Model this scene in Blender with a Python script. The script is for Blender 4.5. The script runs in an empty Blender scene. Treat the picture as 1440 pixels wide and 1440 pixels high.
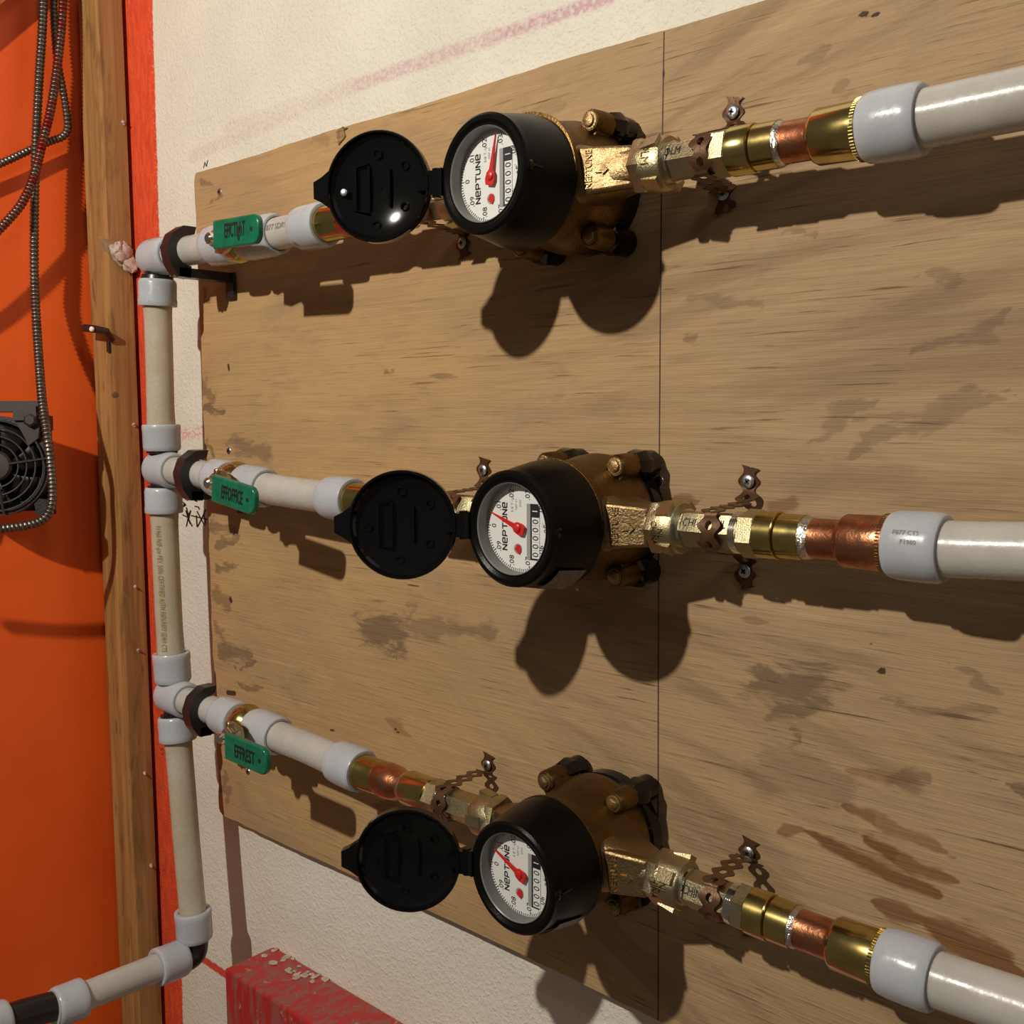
import bpy, bmesh, math, random
from mathutils import Vector, Matrix, Euler
random.seed(7)
PI = math.pi
# ------------------------------------------------------------------ camera, world, lights, exposure
CAM = Vector((0, -0.6, 1.5)); FPX = 1445.0
Rm = ((0.73806225, 0.67471153, -0.0053352), (0.05985459, -0.07334638, -0.99550878), (-0.67207257, 0.73442812, -0.09451878))
Rr, Rd, Rf = (Vector(q) for q in Rm)           # camera right, down, forward in the world
C = bpy.context.scene.collection
cd = bpy.data.cameras.new('camera'); cam = bpy.data.objects.new('camera', cd); C.objects.link(cam)
cd.sensor_width = 36; cd.lens = FPX / 1440 * 36; cd.clip_start = 0.01
cam.matrix_world = Matrix.Translation(CAM) @ Matrix((Rr, -Rd, -Rf)).transposed().to_4x4()
sc = bpy.context.scene; sc.camera = cam
sc.view_settings.view_transform = 'Standard'; sc.view_settings.look = 'None'
sc.view_settings.gamma = 1; sc.view_settings.use_curve_mapping = False; sc.view_settings.exposure = 0.0
w = bpy.data.worlds.new('room_air'); sc.world = w; w.use_nodes = True
w.node_tree.nodes['Background'].inputs[0].default_value = (1.0, 0.86, 0.68, 1)
w.node_tree.nodes['Background'].inputs[1].default_value = 0.085
ld = bpy.data.lights.new('bare_bulb', 'POINT'); ld.energy = 64; ld.color = (1.0, 0.92, 0.80); ld.shadow_soft_size = 0.016
lo = bpy.data.objects.new('bare_bulb', ld); C.objects.link(lo); lo.location = CAM + Vector((-0.615, -0.58, 0.645))
ld = bpy.data.lights.new('added_fill', 'AREA'); ld.energy = 9; ld.color = (0.96, 0.93, 0.92); ld.size = 0.6  # unseen fill lamp, added to brighten the orange wall from the right
lo = bpy.data.objects.new('added_fill', ld); C.objects.link(lo); lo.location = (1.7, -1.0, 3.1)
lo.rotation_euler = (Vector((-0.4, 0, 1.5)) - Vector(lo.location)).to_track_quat('-Z', 'Y').to_euler()

def ray(px, py): return Rr * (px - 720) + Rd * (py - 720) + Rf * FPX
def at(px, py, y=0.0):
    r = ray(px, py); return CAM + r * ((y - CAM.y) / r.y)
def atx(px, py, X):
    r = ray(px, py); return CAM + r * ((X - CAM.x) / r.x)

# ------------------------------------------------------------------ mesh helpers
def V3(v): return Vector(v)
def add(m, vf):
    v, f = vf; o = len(m[0]); m[0].extend(v); m[1].extend([tuple(i + o for i in q) for q in f]); return m
def join(*vfs):
    m = ([], [])
    for q in vfs: add(m, q)
    return m
def frame(d):
    d = V3(d).normalized()
    a = Vector((0, 0, 1)) if abs(d.z) < 0.9 else Vector((0, 1, 0))
    e1 = (a - d * a.dot(d)).normalized(); e2 = d.cross(e1); return d, e1, e2
def lathe(A, d, prof, n=32, ph=0.0, cap=True, up=None):
    """prof: list of (s, r) along direction d from A."""
    A = V3(A); d, e1, e2 = frame(d)
    if up is not None:
        up = V3(up); e1 = (up - d * up.dot(d)).normalized(); e2 = d.cross(e1)
    v, f = [], []
    for s, r in prof:
        for k in range(n):
            a = ph + 2 * PI * k / n; v.append(A + d * s + (e1 * math.cos(a) + e2 * math.sin(a)) * r)
    for i in range(len(prof) - 1):
        for k in range(n):
            k2 = (k + 1) % n; f.append((i * n + k, i * n + k2, (i + 1) * n + k2, (i + 1) * n + k))
    if cap:
        f.append(tuple(range(n))[::-1]); o = (len(prof) - 1) * n; f.append(tuple(o + k for k in range(n)))
    return v, f
def seg(A, B, prof, n=32, ph=0.0, cap=True, up=None):
    """prof with s in 0..1 between A and B"""
    A, B = V3(A), V3(B); L = (B - A).length
    return lathe(A, B - A, [(s * L, r) for s, r in prof], n, ph, cap, up)
def catmull(P, k=8):
    P = [V3(p) for p in P]; Q = [P[0] * 2 - P[1]] + P + [P[-1] * 2 - P[-2]]; out = []
    for i in range(1, len(Q) - 2):
        a, b, c, d = Q[i - 1:i + 3]
        for j in range(k):
            t = j / k
            out.append(0.5 * ((2 * b) + (c - a) * t + (2 * a - 5 * b + 4 * c - d) * t * t + (3 * b - a - 3 * c + d) * t ** 3))
    out.append(P[-1]); return out
def resample(P, step):
    out = [P[0]]; acc = 0
    for a, b in zip(P, P[1:]):
        L = (b - a).length
        while acc + L >= step and L > 1e-9:
            a = a + (b - a) * ((step - acc) / L); out.append(a); L = (b - a).length; acc = 0
        acc += L
    return out
def sweep(P, rad, n=20, cap=True):
    P = [V3(p) for p in P]; N = len(P); v, f = [], []
    t = [(P[min(i + 1, N - 1)] - P[max(i - 1, 0)]).normalized() for i in range(N)]
    _, e1, _ = frame(t[0])
    for i in range(N):
        e1 = (e1 - t[i] * e1.dot(t[i])).normalized(); e2 = t[i].cross(e1)
        r = rad[i] if isinstance(rad, (list, tuple)) else (rad(i / (N - 1)) if callable(rad) else rad)
        for k in range(n):
            a = 2 * PI * k / n; v.append(P[i] + (e1 * math.cos(a) + e2 * math.sin(a)) * r)
    for i in range(N - 1):
        for k in range(n):
            k2 = (k + 1) % n; f.append((i * n + k, i * n + k2, (i + 1) * n + k2, (i + 1) * n + k))
    if cap:
        f.append(tuple(range(n))[::-1]); o = (N - 1) * n; f.append(tuple(o + k for k in range(n)))
    return v, f
def box(c, h, ax=None):
    c = V3(c); X, Y, Z = ax if ax else (Vector((1, 0, 0)), Vector((0, 1, 0)), Vector((0, 0, 1)))
    v = [c + X * (h[0] * sx) + Y * (h[1] * sy) + Z * (h[2] * sz) for sx in (-1, 1) for sy in (-1, 1) for sz in (-1, 1)]
    return v, [(0, 1, 3, 2), (4, 6, 7, 5), (0, 4, 5, 1), (2, 3, 7, 6), (0, 2, 6, 4), (1, 5, 7, 3)]
def prism(poly, w0, w1, T):
    """poly 2D list, extruded from w0 to w1, T maps (a, b, w) to the world"""
    n = len(poly); v = [T(a, b, w0) for a, b in poly] + [T(a, b, w1) for a, b in poly]
    f = [tuple(range(n))[::-1], tuple(range(n, 2 * n))] + [(i, (i + 1) % n, n + (i + 1) % n, n + i) for i in range(n)]
    return v, f
def rrect(w, h, r, n=6):
    out = []
    for cx, cy, a0 in ((w - r, h - r, 0), (-w + r, h - r, 90), (-w + r, -h + r, 180), (w - r, -h + r, 270)):
        for k in range(n + 1):
            a = math.radians(a0 + 90 * k / n); out.append((cx + r * math.cos(a), cy + r * math.sin(a)))
    return out
def ribbon(lines, w, T, lift=0.0):
    """flat pen strokes: list of 2D polylines, width w; T maps (a,b,h) to the world"""
    v, f = [], []
    for L in lines:
        for (x0, y0), (x1, y1) in zip(L, L[1:]):
            dx, dy = x1 - x0, y1 - y0; l = math.hypot(dx, dy) or 1e-9; nx, ny = -dy / l * w / 2, dx / l * w / 2
            ex, ey = dx / l * w * 0.3, dy / l * w * 0.3; o = len(v)
            v += [T(x0 - ex + nx, y0 - ey + ny, lift), T(x1 + ex + nx, y1 + ey + ny, lift), T(x1 + ex - nx, y1 + ey - ny, lift), T(x0 - ex - nx, y0 - ey - ny, lift)]
            f.append((o, o + 1, o + 2, o + 3))
    return v, f
_tc = {}
def text2d(s, size, bold=0.0):
    s, key = s, (s, bold)
    if key not in _tc:
        cu = bpy.data.curves.new('lettering', 'FONT'); cu.body = s; cu.size = 1; cu.align_x = 'CENTER'; cu.align_y = 'CENTER'; cu.resolution_u = 2; cu.offset = bold
        o = bpy.data.objects.new('lettering', cu); C.objects.link(o); bpy.context.view_layer.update()
        me = bpy.data.meshes.new_from_object(o.evaluated_get(bpy.context.evaluated_depsgraph_get()))
        _tc[key] = ([(q.co.x, q.co.y) for q in me.vertices], [tuple(p.vertices) for p in me.polygons])
        bpy.data.objects.remove(o); bpy.data.meshes.remove(me); bpy.data.curves.remove(cu)
    v, f = _tc[key]
    xs = [a for a, b in v]; ys = [b for a, b in v]; cx = (min(xs) + max(xs)) / 2; cy = (min(ys) + max(ys)) / 2
    return [((a - cx) * size, (b - cy) * size) for a, b in v], f
def text(s, size, T, lift=0.0, sx=1.0, depth=0.0, bold=0.0):
    v, f = text2d(s, size, bold)
    V = [T(a * sx, b, lift) for a, b in v]
    if not depth: return V, list(f)
    n = len(v); V += [T(a * sx, b, lift - depth) for a, b in v]; cnt = {}
    for q in f:
        for i in range(len(q)):
            e = (q[i], q[(i + 1) % len(q)])
            if (e[1], e[0]) in cnt: cnt.pop((e[1], e[0]))
            else: cnt[e] = 1
    return V, list(f) + [(b, a, a + n, b + n) for a, b in cnt]
ORG = {}
def thing(name, label, cat, loc, group=None):
    o = bpy.data.objects.new(name, None); C.objects.link(o); o.location = loc; o.empty_display_size = 0.01
    o['label'] = label; o['category'] = cat
    if group: o['group'] = group
    ORG[o] = V3(loc); return o
def part(name, vf, mat, parent=None, label=None, smooth=35, org=None):
    v, f = vf
    O = ORG[parent] if parent is not None else V3(org if org is not None else (0, 0, 0))
    me = bpy.data.meshes.new(name); me.from_pydata([tuple(V3(q) - O) for q in v], [], f); me.update()
    bm = bmesh.new(); bm.from_mesh(me); bmesh.ops.recalc_face_normals(bm, faces=bm.faces) if smooth is not None else None
    bm.to_mesh(me); bm.free()
    if smooth:
        me.shade_smooth(); me.set_sharp_from_angle(angle=math.radians(smooth))
    for m_ in (mat if isinstance(mat, (list, tuple)) else [mat]): me.materials.append(m_)
    o = bpy.data.objects.new(name, me); C.objects.link(o)
    if parent is not None: o.parent = parent
    else: o.location = O
    ORG[o] = O
    if label: o['label'] = label
    return o
def tag(o, label, cat, group=None):
    o['label'] = label; o['category'] = cat
    if group: o['group'] = group
    return o
def struct(name, vf, mat, org=None, smooth=0):
    o = part(name, vf, mat, None, org=org, smooth=smooth); o['kind'] = 'structure'; return o

# ------------------------------------------------------------------ materials
class NT:
    def __init__(s, name):
        s.m = bpy.data.materials.new(name); s.m.use_nodes = True; s.t = s.m.node_tree; s.b = s.t.nodes['Principled BSDF']
    def n(s, typ, **kw):
        q = s.t.nodes.new(typ)
        for k, v in kw.items():
            if k.startswith('_'): setattr(q, k[1:], v)
        return q
    def l(s, a, b): s.t.links.new(a, b)
    def pos(s, scale=(1, 1, 1)):
        g = s.n('ShaderNodeNewGeometry'); m = s.n('ShaderNodeVectorMath', _operation='MULTIPLY'); s.l(g.outputs['Position'], m.inputs[0]); m.inputs[1].default_value = scale
        return m.outputs[0]
    def noise(s, vec, scale, detail=4, rough=0.55, dist=0.0):
        q = s.n('ShaderNodeTexNoise'); s.l(vec, q.inputs['Vector']); q.inputs['Scale'].default_value = scale; q.inputs['Detail'].default_value = detail
        q.inputs['Roughness'].default_value = rough; q.inputs['Distortion'].default_value = dist; return q.outputs['Fac']
    def rng(s, x, a, b, c=0.0, d=1.0, smooth=True):
        q = s.n('ShaderNodeMapRange', _interpolation_type='SMOOTHSTEP' if smooth else 'LINEAR'); s.l(x, q.inputs['Value'])
        for k, v in zip(('From Min', 'From Max', 'To Min', 'To Max'), (a, b, c, d)): q.inputs[k].default_value = v
        return q.outputs[0]
    def math(s, op, a, b=None, clamp=False):
        q = s.n('ShaderNodeMath', _operation=op, _use_clamp=clamp)
        for i, x in enumerate((a, b)):
            if x is None: continue
            if isinstance(x, (int, float)): q.inputs[i].default_value = x
            else: s.l(x, q.inputs[i])
        return q.outputs[0]
    def mix(s, fac, a, b, mode='MIX'):
        q = s.n('ShaderNodeMix', _data_type='RGBA', _blend_type=mode)
        for i, x in ((0, fac), (6, a), (7, b)):
            if isinstance(x, (int, float)): q.inputs[i].default_value = x
            elif isinstance(x, tuple): q.inputs[i].default_value = (*x, 1)
            else: s.l(x, q.inputs[i])
        return q.outputs[2]
    def bump(s, h, strength, dist, prev=None):
        q = s.n('ShaderNodeBump'); s.l(h, q.inputs['Height']); q.inputs['Strength'].default_value = strength; q.inputs['Distance'].default_value = dist
        if prev is not None: s.l(prev, q.inputs['Normal'])
        return q.outputs[0]
    def set(s, **kw):
        for k, v in kw.items():
            k = {'spec': 'Specular IOR Level', 'base': 'Base Color', 'rough': 'Roughness', 'metal': 'Metallic', 'coat': 'Coat Weight', 'sss': 'Subsurface Weight', 'sssr': 'Subsurface Radius', 'ssss': 'Subsurface Scale', 'normal': 'Normal', 'trans': 'Transmission Weight', 'ior': 'IOR', 'coatr': 'Coat Roughness'}[k]
            i = s.b.inputs[k]
            if isinstance(v, (int, float)): i.default_value = v
            elif isinstance(v, tuple): i.default_value = (*v, 1) if len(v) == 3 and i.type == 'RGBA' else v
            else: s.l(v, i)
        return s
def strokes_mask(nt, P, items, soft=0.35):
    """union of soft strokes; items (x0, z0, x1, z1, halfwidth, strength); P a position socket"""
    acc = None
    for x0, z0, x1, z1, hw, st in items:
        a = Vector((x0, 0, z0)); ba = Vector((x1 - x0, 0, z1 - z0)); L2 = max(ba.length_squared, 1e-9)
        sub = nt.n('ShaderNodeVectorMath', _operation='SUBTRACT'); nt.l(P, sub.inputs[0]); sub.inputs[1].default_value = a
        dt = nt.n('ShaderNodeVectorMath', _operation='DOT_PRODUCT'); nt.l(sub.outputs[0], dt.inputs[0]); dt.inputs[1].default_value = ba / L2
        h = nt.math('ADD', dt.outputs['Value'], 0.0, clamp=True)
        sc_ = nt.n('ShaderNodeVectorMath', _operation='SCALE'); sc_.inputs[0].default_value = ba; nt.l(h, sc_.inputs['Scale'])
        s2 = nt.n('ShaderNodeVectorMath', _operation='DISTANCE'); nt.l(sub.outputs[0], s2.inputs[0]); nt.l(sc_.outputs[0], s2.inputs[1])
        m = nt.rng(s2.outputs['Value'], hw * (1 - soft), hw * (1 + soft), st, 0.0)
        acc = m if acc is None else nt.math('MAXIMUM', acc, m)
    return acc
def flatpos(nt, amp, scale, sx=1.0):
    """position with y removed and wobbled by noise, for ragged edges"""
    g = nt.n('ShaderNodeNewGeometry'); fl = nt.n('ShaderNodeVectorMath', _operation='MULTIPLY'); nt.l(g.outputs['Position'], fl.inputs[0]); fl.inputs[1].default_value = (1, 0, 1)
    q = nt.n('ShaderNodeTexNoise'); nt.l(nt.pos((sx, 1, 1)), q.inputs['Vector']); q.inputs['Scale'].default_value = scale; q.inputs['Detail'].default_value = 5
    s = nt.n('ShaderNodeVectorMath', _operation='SUBTRACT'); nt.l(q.outputs['Color'], s.inputs[0]); s.inputs[1].default_value = (.5, .5, .5)
    k = nt.n('ShaderNodeVectorMath', _operation='MULTIPLY'); nt.l(s.outputs[0], k.inputs[0]); k.inputs[1].default_value = (amp, 0, amp)
    ad = nt.n('ShaderNodeVectorMath', _operation='ADD'); nt.l(fl.outputs[0], ad.inputs[0]); nt.l(k.outputs[0], ad.inputs[1]); return ad.outputs[0]
def pxs(items, y=0.0, sc=1.0):
    out = []
    for a, b, c, d, hw, st in items:
        A, B = at(a, b, y), at(c, d, y); dep = ((A + B) / 2 - CAM).dot(Rf); out.append((A.x, A.z, B.x, B.z, hw * dep / FPX * sc, st))
    return out
def simple(name, base, rough=0.5, metal=0.0, var=0.0, vscale=60, bump=0.0, bscale=400, base2=None, **kw):
    nt = NT(name); nt.set(rough=rough, metal=metal, **kw)
    if var or base2:
        f = nt.rng(nt.noise(nt.pos(), vscale, 4, 0.6), 0.35, 0.65)
        b2 = base2 or tuple(c * (1 - var) for c in base); nt.set(base=nt.mix(f, base, b2))
    else: nt.set(base=base)
    if bump:
        nt.set(normal=nt.bump(nt.noise(nt.pos(), bscale, 3, 0.6), bump, 0.001))
    return nt.m

def mat_plaster():
    nt = NT('cream_plaster'); P = nt.pos()
    n1 = nt.noise(P, 9, 3); base = nt.mix(nt.rng(n1, .3, .7), (0.745, 0.72, 0.62), (0.685, 0.66, 0.565))
    Q = flatpos(nt, 0.006, 160)
    # orange paint brushed up the left end of this wall
    edge = strokes_mask(nt, Q, [(-1.26, 0.3, -1.26, 3.0, 0.1395, 1)], 0.012)
    gx = nt.n('ShaderNodeSeparateXYZ'); nt.l(Q, gx.inputs[0])
    slope = nt.math('ADD', gx.outputs['X'], nt.math('MULTIPLY', nt.math('SUBTRACT', gx.outputs['Z'], 1.97), -0.0135))
    edge = nt.rng(slope, -1.1185, -1.1155, 1, 0)
    scr = nt.noise(nt.pos((1, 1, 1)), 420, 3, 0.7)
    scratch = nt.math('MULTIPLY', nt.rng(scr, .60, .66), nt.rng(slope, -1.132, -1.116, 0, .8))
    om = nt.math('MULTIPLY', edge, nt.math('SUBTRACT', 1.0, scratch), clamp=True)
    # faint pink chalk lines
    Q2 = flatpos(nt, 0.004, 300)
    pk = strokes_mask(nt, Q2, pxs([(270, 220, 500, 120, 10, .25), (500, 120, 700, 50, 10, .5), (700, 50, 860, -5, 9, .75), (320, 180, 500, 118, 9, .2)], .022), .5)
    pk = nt.math('MULTIPLY', pk, nt.rng(nt.noise(nt.pos(), 260, 3), .35, .6, .35, 1.0))
    base = nt.mix(pk, base, (0.52, 0.25, 0.32))
    pk2 = strokes_mask(nt, Q2, pxs([(256, 612, 286, 606, 7, .55)], .022), .5)
    pk2 = nt.math('MULTIPLY', pk2, nt.rng(nt.noise(nt.pos(), 330, 3), .45, .55))
    base = nt.mix(pk2, base, (0.75, 0.16, 0.14))
    base = nt.mix(om, base, nt.mix(nt.rng(nt.noise(nt.pos((4, 1, 1)), 40, 3), .3, .7), (0.80, 0.085, 0.018), (0.62, 0.055, 0.014)))
    rd = strokes_mask(nt, flatpos(nt, .004, 120), pxs([(280, 1345, 325, 1376, 6, 1)], .022), .3)
    base = nt.mix(rd, base, (0.62, 0.07, 0.04))
    dirt = nt.rng(nt.noise(nt.pos(), 55, 5, .7), .70, .80, 0, .35)
    base = nt.mix(dirt, base, (0.45, 0.38, 0.28))
    nt.set(base=base, rough=0.75)
    b = nt.bump(nt.noise(P, 170, 3, .55), 0.7, 0.0014)
    b = nt.bump(nt.rng(nt.noise(P, 330, 2, .5), .45, .75), 0.5, 0.0009, b); nt.set(normal=b); return nt.m
def mat_plywood():
    nt = NT('plywood_veneer')
    G = nt.pos((4, 1, 110)); g1 = nt.noise(G, 1.6, 6, .68, .8)
    G2 = nt.pos((13, 1, 420)); g2 = nt.noise(G2, 1.0, 4, .65, .3)
    gx = nt.n('ShaderNodeSeparateXYZ'); nt.l(nt.pos(), gx.inputs[0])
    # figure: growth bands that fan out towards the right
    fan = nt.math('DIVIDE', nt.math('SUBTRACT', gx.outputs['Z'], 1.46), nt.math('ADD', gx.outputs['X'], 1.12))
    cv = nt.n('ShaderNodeCombineXYZ'); nt.l(nt.math('MULTIPLY', gx.outputs['X'], 1.6), cv.inputs[0]); nt.l(nt.math('MULTIPLY', fan, 9.0), cv.inputs[2])
    fig = nt.noise(cv.outputs[0], 2.2, 6, .62, .5)
    right = nt.rng(gx.outputs['X'], -0.75, -0.25)
    big = nt.noise(nt.pos((1.6, 1, 5)), 1.8, 5, .62, 1.2)
    base = nt.mix(nt.rng(big, .35, .68), (0.47, 0.300, 0.135), (0.385, 0.248, 0.125))
    base = nt.mix(nt.math('MULTIPLY', right, .6), base, (0.38, 0.262, 0.155))  # light falloff put into the colour: greyer, darker veneer towards the right
    base = nt.mix(nt.math('MULTIPLY', nt.rng(fig, .48, .66), nt.rng(gx.outputs['X'], -.75, -.3, .04, .62)), base, (0.215, 0.135, 0.068))
    base = nt.mix(nt.math('MULTIPLY', nt.rng(fig, .30, .44, 1, 0), nt.rng(gx.outputs['X'], -.75, -.3, .05, .4)), base, (0.56, 0.38, 0.20))
    base = nt.mix(nt.rng(g1, .50, .74, 0, .36), base, (0.24, 0.145, 0.065))
    base = nt.mix(nt.math('MULTIPLY', nt.rng(g1, .28, .45, 1, 0), .30), base, (0.60, 0.42, 0.23))
    crack = nt.math('MULTIPLY', nt.rng(g2, .57, .68), nt.rng(nt.noise(nt.pos((3, 1, 9)), 3, 3), .38, .6))
    crack = nt.math('MULTIPLY', crack, nt.rng(gx.outputs['X'], -1.0, -0.35, .45, .95))
    base = nt.mix(crack, base, (0.12, 0.065, 0.03))
    grime = nt.noise(nt.pos((1.0, 1, 1.6)), 9, 6, .7, .5)
    base = nt.mix(nt.rng(grime, .52, .70, 0, .34), base, (0.22, 0.165, 0.12))
    at1 = nt.n('ShaderNodeAttribute', _attribute_name='stain_shape'); at2 = nt.n('ShaderNodeAttribute', _attribute_name='stain_depth')
    sh = nt.n('ShaderNodeSeparateColor'); nt.l(at1.outputs['Color'], sh.inputs[0]); de = nt.n('ShaderNodeSeparateColor'); nt.l(at2.outputs['Color'], de.inputs[0])
    na = nt.noise(nt.pos((.35, 1, 1.5)), 60, 9, .80, .6); nb = nt.noise(nt.pos((.16, 1, 1.7)), 110, 7, .72, .3)
    for ch, col, nz, amp in ((0, (0.135, 0.088, 0.052), na, 2.2), (1, (0.105, 0.070, 0.045), na, 2.4), (2, (0.15, 0.055, 0.012), nb, .8)):
        f = nt.math('ADD', sh.outputs[ch], nt.math('MULTIPLY', nt.math('SUBTRACT', nz, .5), amp))
        base = nt.mix(nt.math('MULTIPLY', nt.rng(f, .40 if ch < 2 else .34, .80 if ch < 2 else .70), de.outputs[ch]), base, col)
    base = nt.mix(nt.math('MULTIPLY', nt.rng(at1.outputs['Alpha'], .35, .6), .93), base, (0.04, 0.02, 0.01))
    nt.set(base=base, rough=0.68, spec=0.25)
    b = nt.bump(g1, .3, .0014); b = nt.bump(g2, .8, .0009, b); nt.set(normal=b); return nt.m
def mat_wood(name, a, b_, stretch=(60, 60, 2.2), rough=.6):
    nt = NT(name); g = nt.noise(nt.pos(stretch), 1.3, 5, .6, .8)
    base = nt.mix(nt.rng(g, .32, .68), a, b_)
    gr = nt.noise(nt.pos((30, 30, 5)), 2.2, 6, .7, .6); base = nt.mix(nt.rng(gr, .48, .68, 0, .6), base, tuple(c * .42 for c in b_)); k = nt.noise(nt.pos((9, 9, 3)), 5, 2, .5); base = nt.mix(nt.rng(k, .66, .74, 0, .6), base, tuple(c * .35 for c in b_))
    nt.set(base=base, rough=rough, normal=nt.bump(g, .35, .0012)); return nt.m
def mat_orange():
    nt = NT('orange_painted_wall'); n = nt.noise(nt.pos(), 4, 4)
    base = nt.mix(nt.rng(n, .3, .7), (0.86, 0.115, 0.008), (0.78, 0.09, 0.006))
    nt.set(base=base, rough=.55, normal=nt.bump(nt.noise(nt.pos(), 500, 2), .3, .0006)); return nt.m
def mat_red():
    nt = NT('scraped_red_paint'); n = nt.noise(nt.pos((60, 30, 9)), 1.6, 4, .6, .4)
    sp = nt.n('ShaderNodeSeparateXYZ'); nt.l(nt.pos(), sp.inputs[0])
    base = nt.mix(nt.rng(n, .45, .55), (0.42, 0.022, 0.02), (0.30, 0.075, 0.065))
    n2 = nt.noise(nt.pos(), 90, 4, .7); base = nt.mix(nt.rng(n2, .62, .72, 0, .5), base, (0.62, 0.40, 0.34))
    nt.set(base=base, rough=.4, normal=nt.bump(n, .3, .001)); return nt.m
def mat_pex(name, a, b_, warm=None):
    nt = NT(name); n = nt.noise(nt.pos(), 30, 3); base = nt.mix(nt.rng(n, .3, .7), a, b_)
    nt.set(base=base, rough=nt.rng(nt.noise(nt.pos(), 220, 5, .7), .35, .65, .16, .34), sss=.6, sssr=(1.0, .75, .5), ssss=.008, spec=.38)
    nt.set(normal=nt.bump(nt.noise(nt.pos(), 110, 4, .6), .16, .0012)); return nt.m
def mat_metal(name, a, b_, rough=.25, r2=None, vs=70, bump=.0, bs=500, metal=1.0):
    nt = NT(name); n = nt.noise(nt.pos(), vs, 4, .6); base = nt.mix(nt.rng(n, .35, .68), a, b_)
    nt.set(base=base, metal=metal, rough=nt.rng(n, .3, .7, rough, r2 if r2 is not None else rough * 1.5))
    if bump: nt.set(normal=nt.bump(nt.noise(nt.pos(), bs, 3, .65), bump, .0012))
    return nt.m
def mat_lens():
    nt = NT('clear_lens'); t = nt.n('ShaderNodeBsdfTransparent'); g = nt.n('ShaderNodeBsdfGlossy'); g.inputs['Roughness'].default_value = .03
    fr = nt.n('ShaderNodeLayerWeight'); fr.inputs['Blend'].default_value = .20; mx = nt.n('ShaderNodeMixShader')
    t.inputs[0].default_value = (.93, .94, .95, 1); nt.l(fr.outputs[0], mx.inputs[0]); nt.l(t.outputs[0], mx.inputs[1]); nt.l(g.outputs[0], mx.inputs[2])
    nt.l(mx.outputs[0], nt.t.nodes['Material Output'].inputs['Surface']); return nt.m
M = dict(
    plaster=mat_plaster(), ply=mat_plywood(), orange=mat_orange(), red=mat_red(),
    plyedge=mat_wood('plywood_edge', (.36, .22, .10), (.16, .09, .04), (3, 1, 300)),
    stud=mat_wood('stud_pine', (.40, .225, .075), (.27, .135, .040)), studdark=mat_wood('stud_dark_pine', (.20, .13, .045), (.11, .068, .024)),
    brace=mat_wood('painted_brace', (.55, .13, .02), (.42, .10, .018)),
    pex=mat_pex('milky_pex', (.50, .485, .45), (.44, .425, .39)), pexv=mat_pex('warm_milky_pex', (.50, .435, .35), (.45, .385, .285)),
    ring=mat_pex('expansion_ring', (.46, .485, .52), (.41, .435, .47)),
    black=simple('black_polymer', (.012, .012, .013), .32), gloss=simple('glossy_black_plastic', (.004, .004, .004), .07, spec=.32),
    shroud=simple('satin_black_plastic', (.0035, .0035, .003), .30, spec=.14, bump=.15, bscale=900),
    bronze=mat_metal('cast_bronze', (.175, .105, .036), (.12, .068, .022), .36, .5, 50, .4, 420),
    rough=mat_metal('rough_cast_bronze', (.40, .28, .14), (.27, .18, .085), .34, .48, 90, .45, 620),
    brass=mat_metal('polished_brass', (.58, .46, .18), (.46, .34, .11), .15, .24, 60),
    dull=mat_metal('machined_brass', (.52, .45, .28), (.42, .35, .20), .30, .42, 120, .3, 900),
    copper=mat_metal('copper', (.58, .25, .13), (.36, .13, .065), .24, .40, 60, .35, 150),
    solder=mat_metal('solder', (.70, .68, .63), (.55, .50, .45), .22, .4, 200, .8, 300),
    chrome=mat_metal('chrome', (.80, .78, .75), (.7, .68, .65), .10, .16, 90),
    steel=mat_metal('galvanized_screw', (.58, .62, .66), (.45, .48, .52), .28, .4, 120),
    strap=mat_metal('brown_coated_strap', (.125, .060, .026), (.085, .038, .016), .36, .5, 90, .2, 300, metal=.5),
    armor=mat_metal('armored_steel', (.24, .22, .19), (.13, .11, .09), .30, .5, 140), armorred=mat_metal('paint_splashed_armor', (.20, .16, .14), (.26, .03, .022), .32, .5, 90),
    green=simple('green_vinyl', (.006, .155, .078), .22, var=.25, vscale=90), pencil=simple('dark_pencil', (.05, .02, .018), .6), ink=simple('black_marker', (.01, .01, .012), .5), print=simple('grey_print', (.20, .19, .17), .6), printy=simple('olive_print', (.26, .20, .06), .6),
    dial=simple('white_dial', (.80, .80, .76), .45), well=simple('grey_well', (.16, .16, .15), .35), grey=simple('dial_grey', (.34, .34, .33), .4), redp=simple('red_pointer', (.62, .018, .014), .35),
    white=simple('white_reel', (.80, .80, .77), .45), lens=mat_lens(), sticker=simple('grey_sticker', (.20, .17, .14), .5, var=.4, vscale=200),
    film=simple('tan_film', (.42, .27, .15), .35, var=.3, vscale=80), foam=simple('pinkish_foam', (.62, .47, .40), .8, var=.35, vscale=120, bump=1.0, bscale=160), fan=simple('dusty_black_fan', (.014, .010, .009), .45, var=.4, vscale=90, bump=.3),
    fandust=simple('dusty_fan_metal', (.034, .025, .022), .5, var=.3, vscale=60), floor=simple('concrete', (.22, .20, .17), .8, var=.3, vscale=6), recess=simple('dark_hole', (.01, .01, .01), .6))

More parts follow.
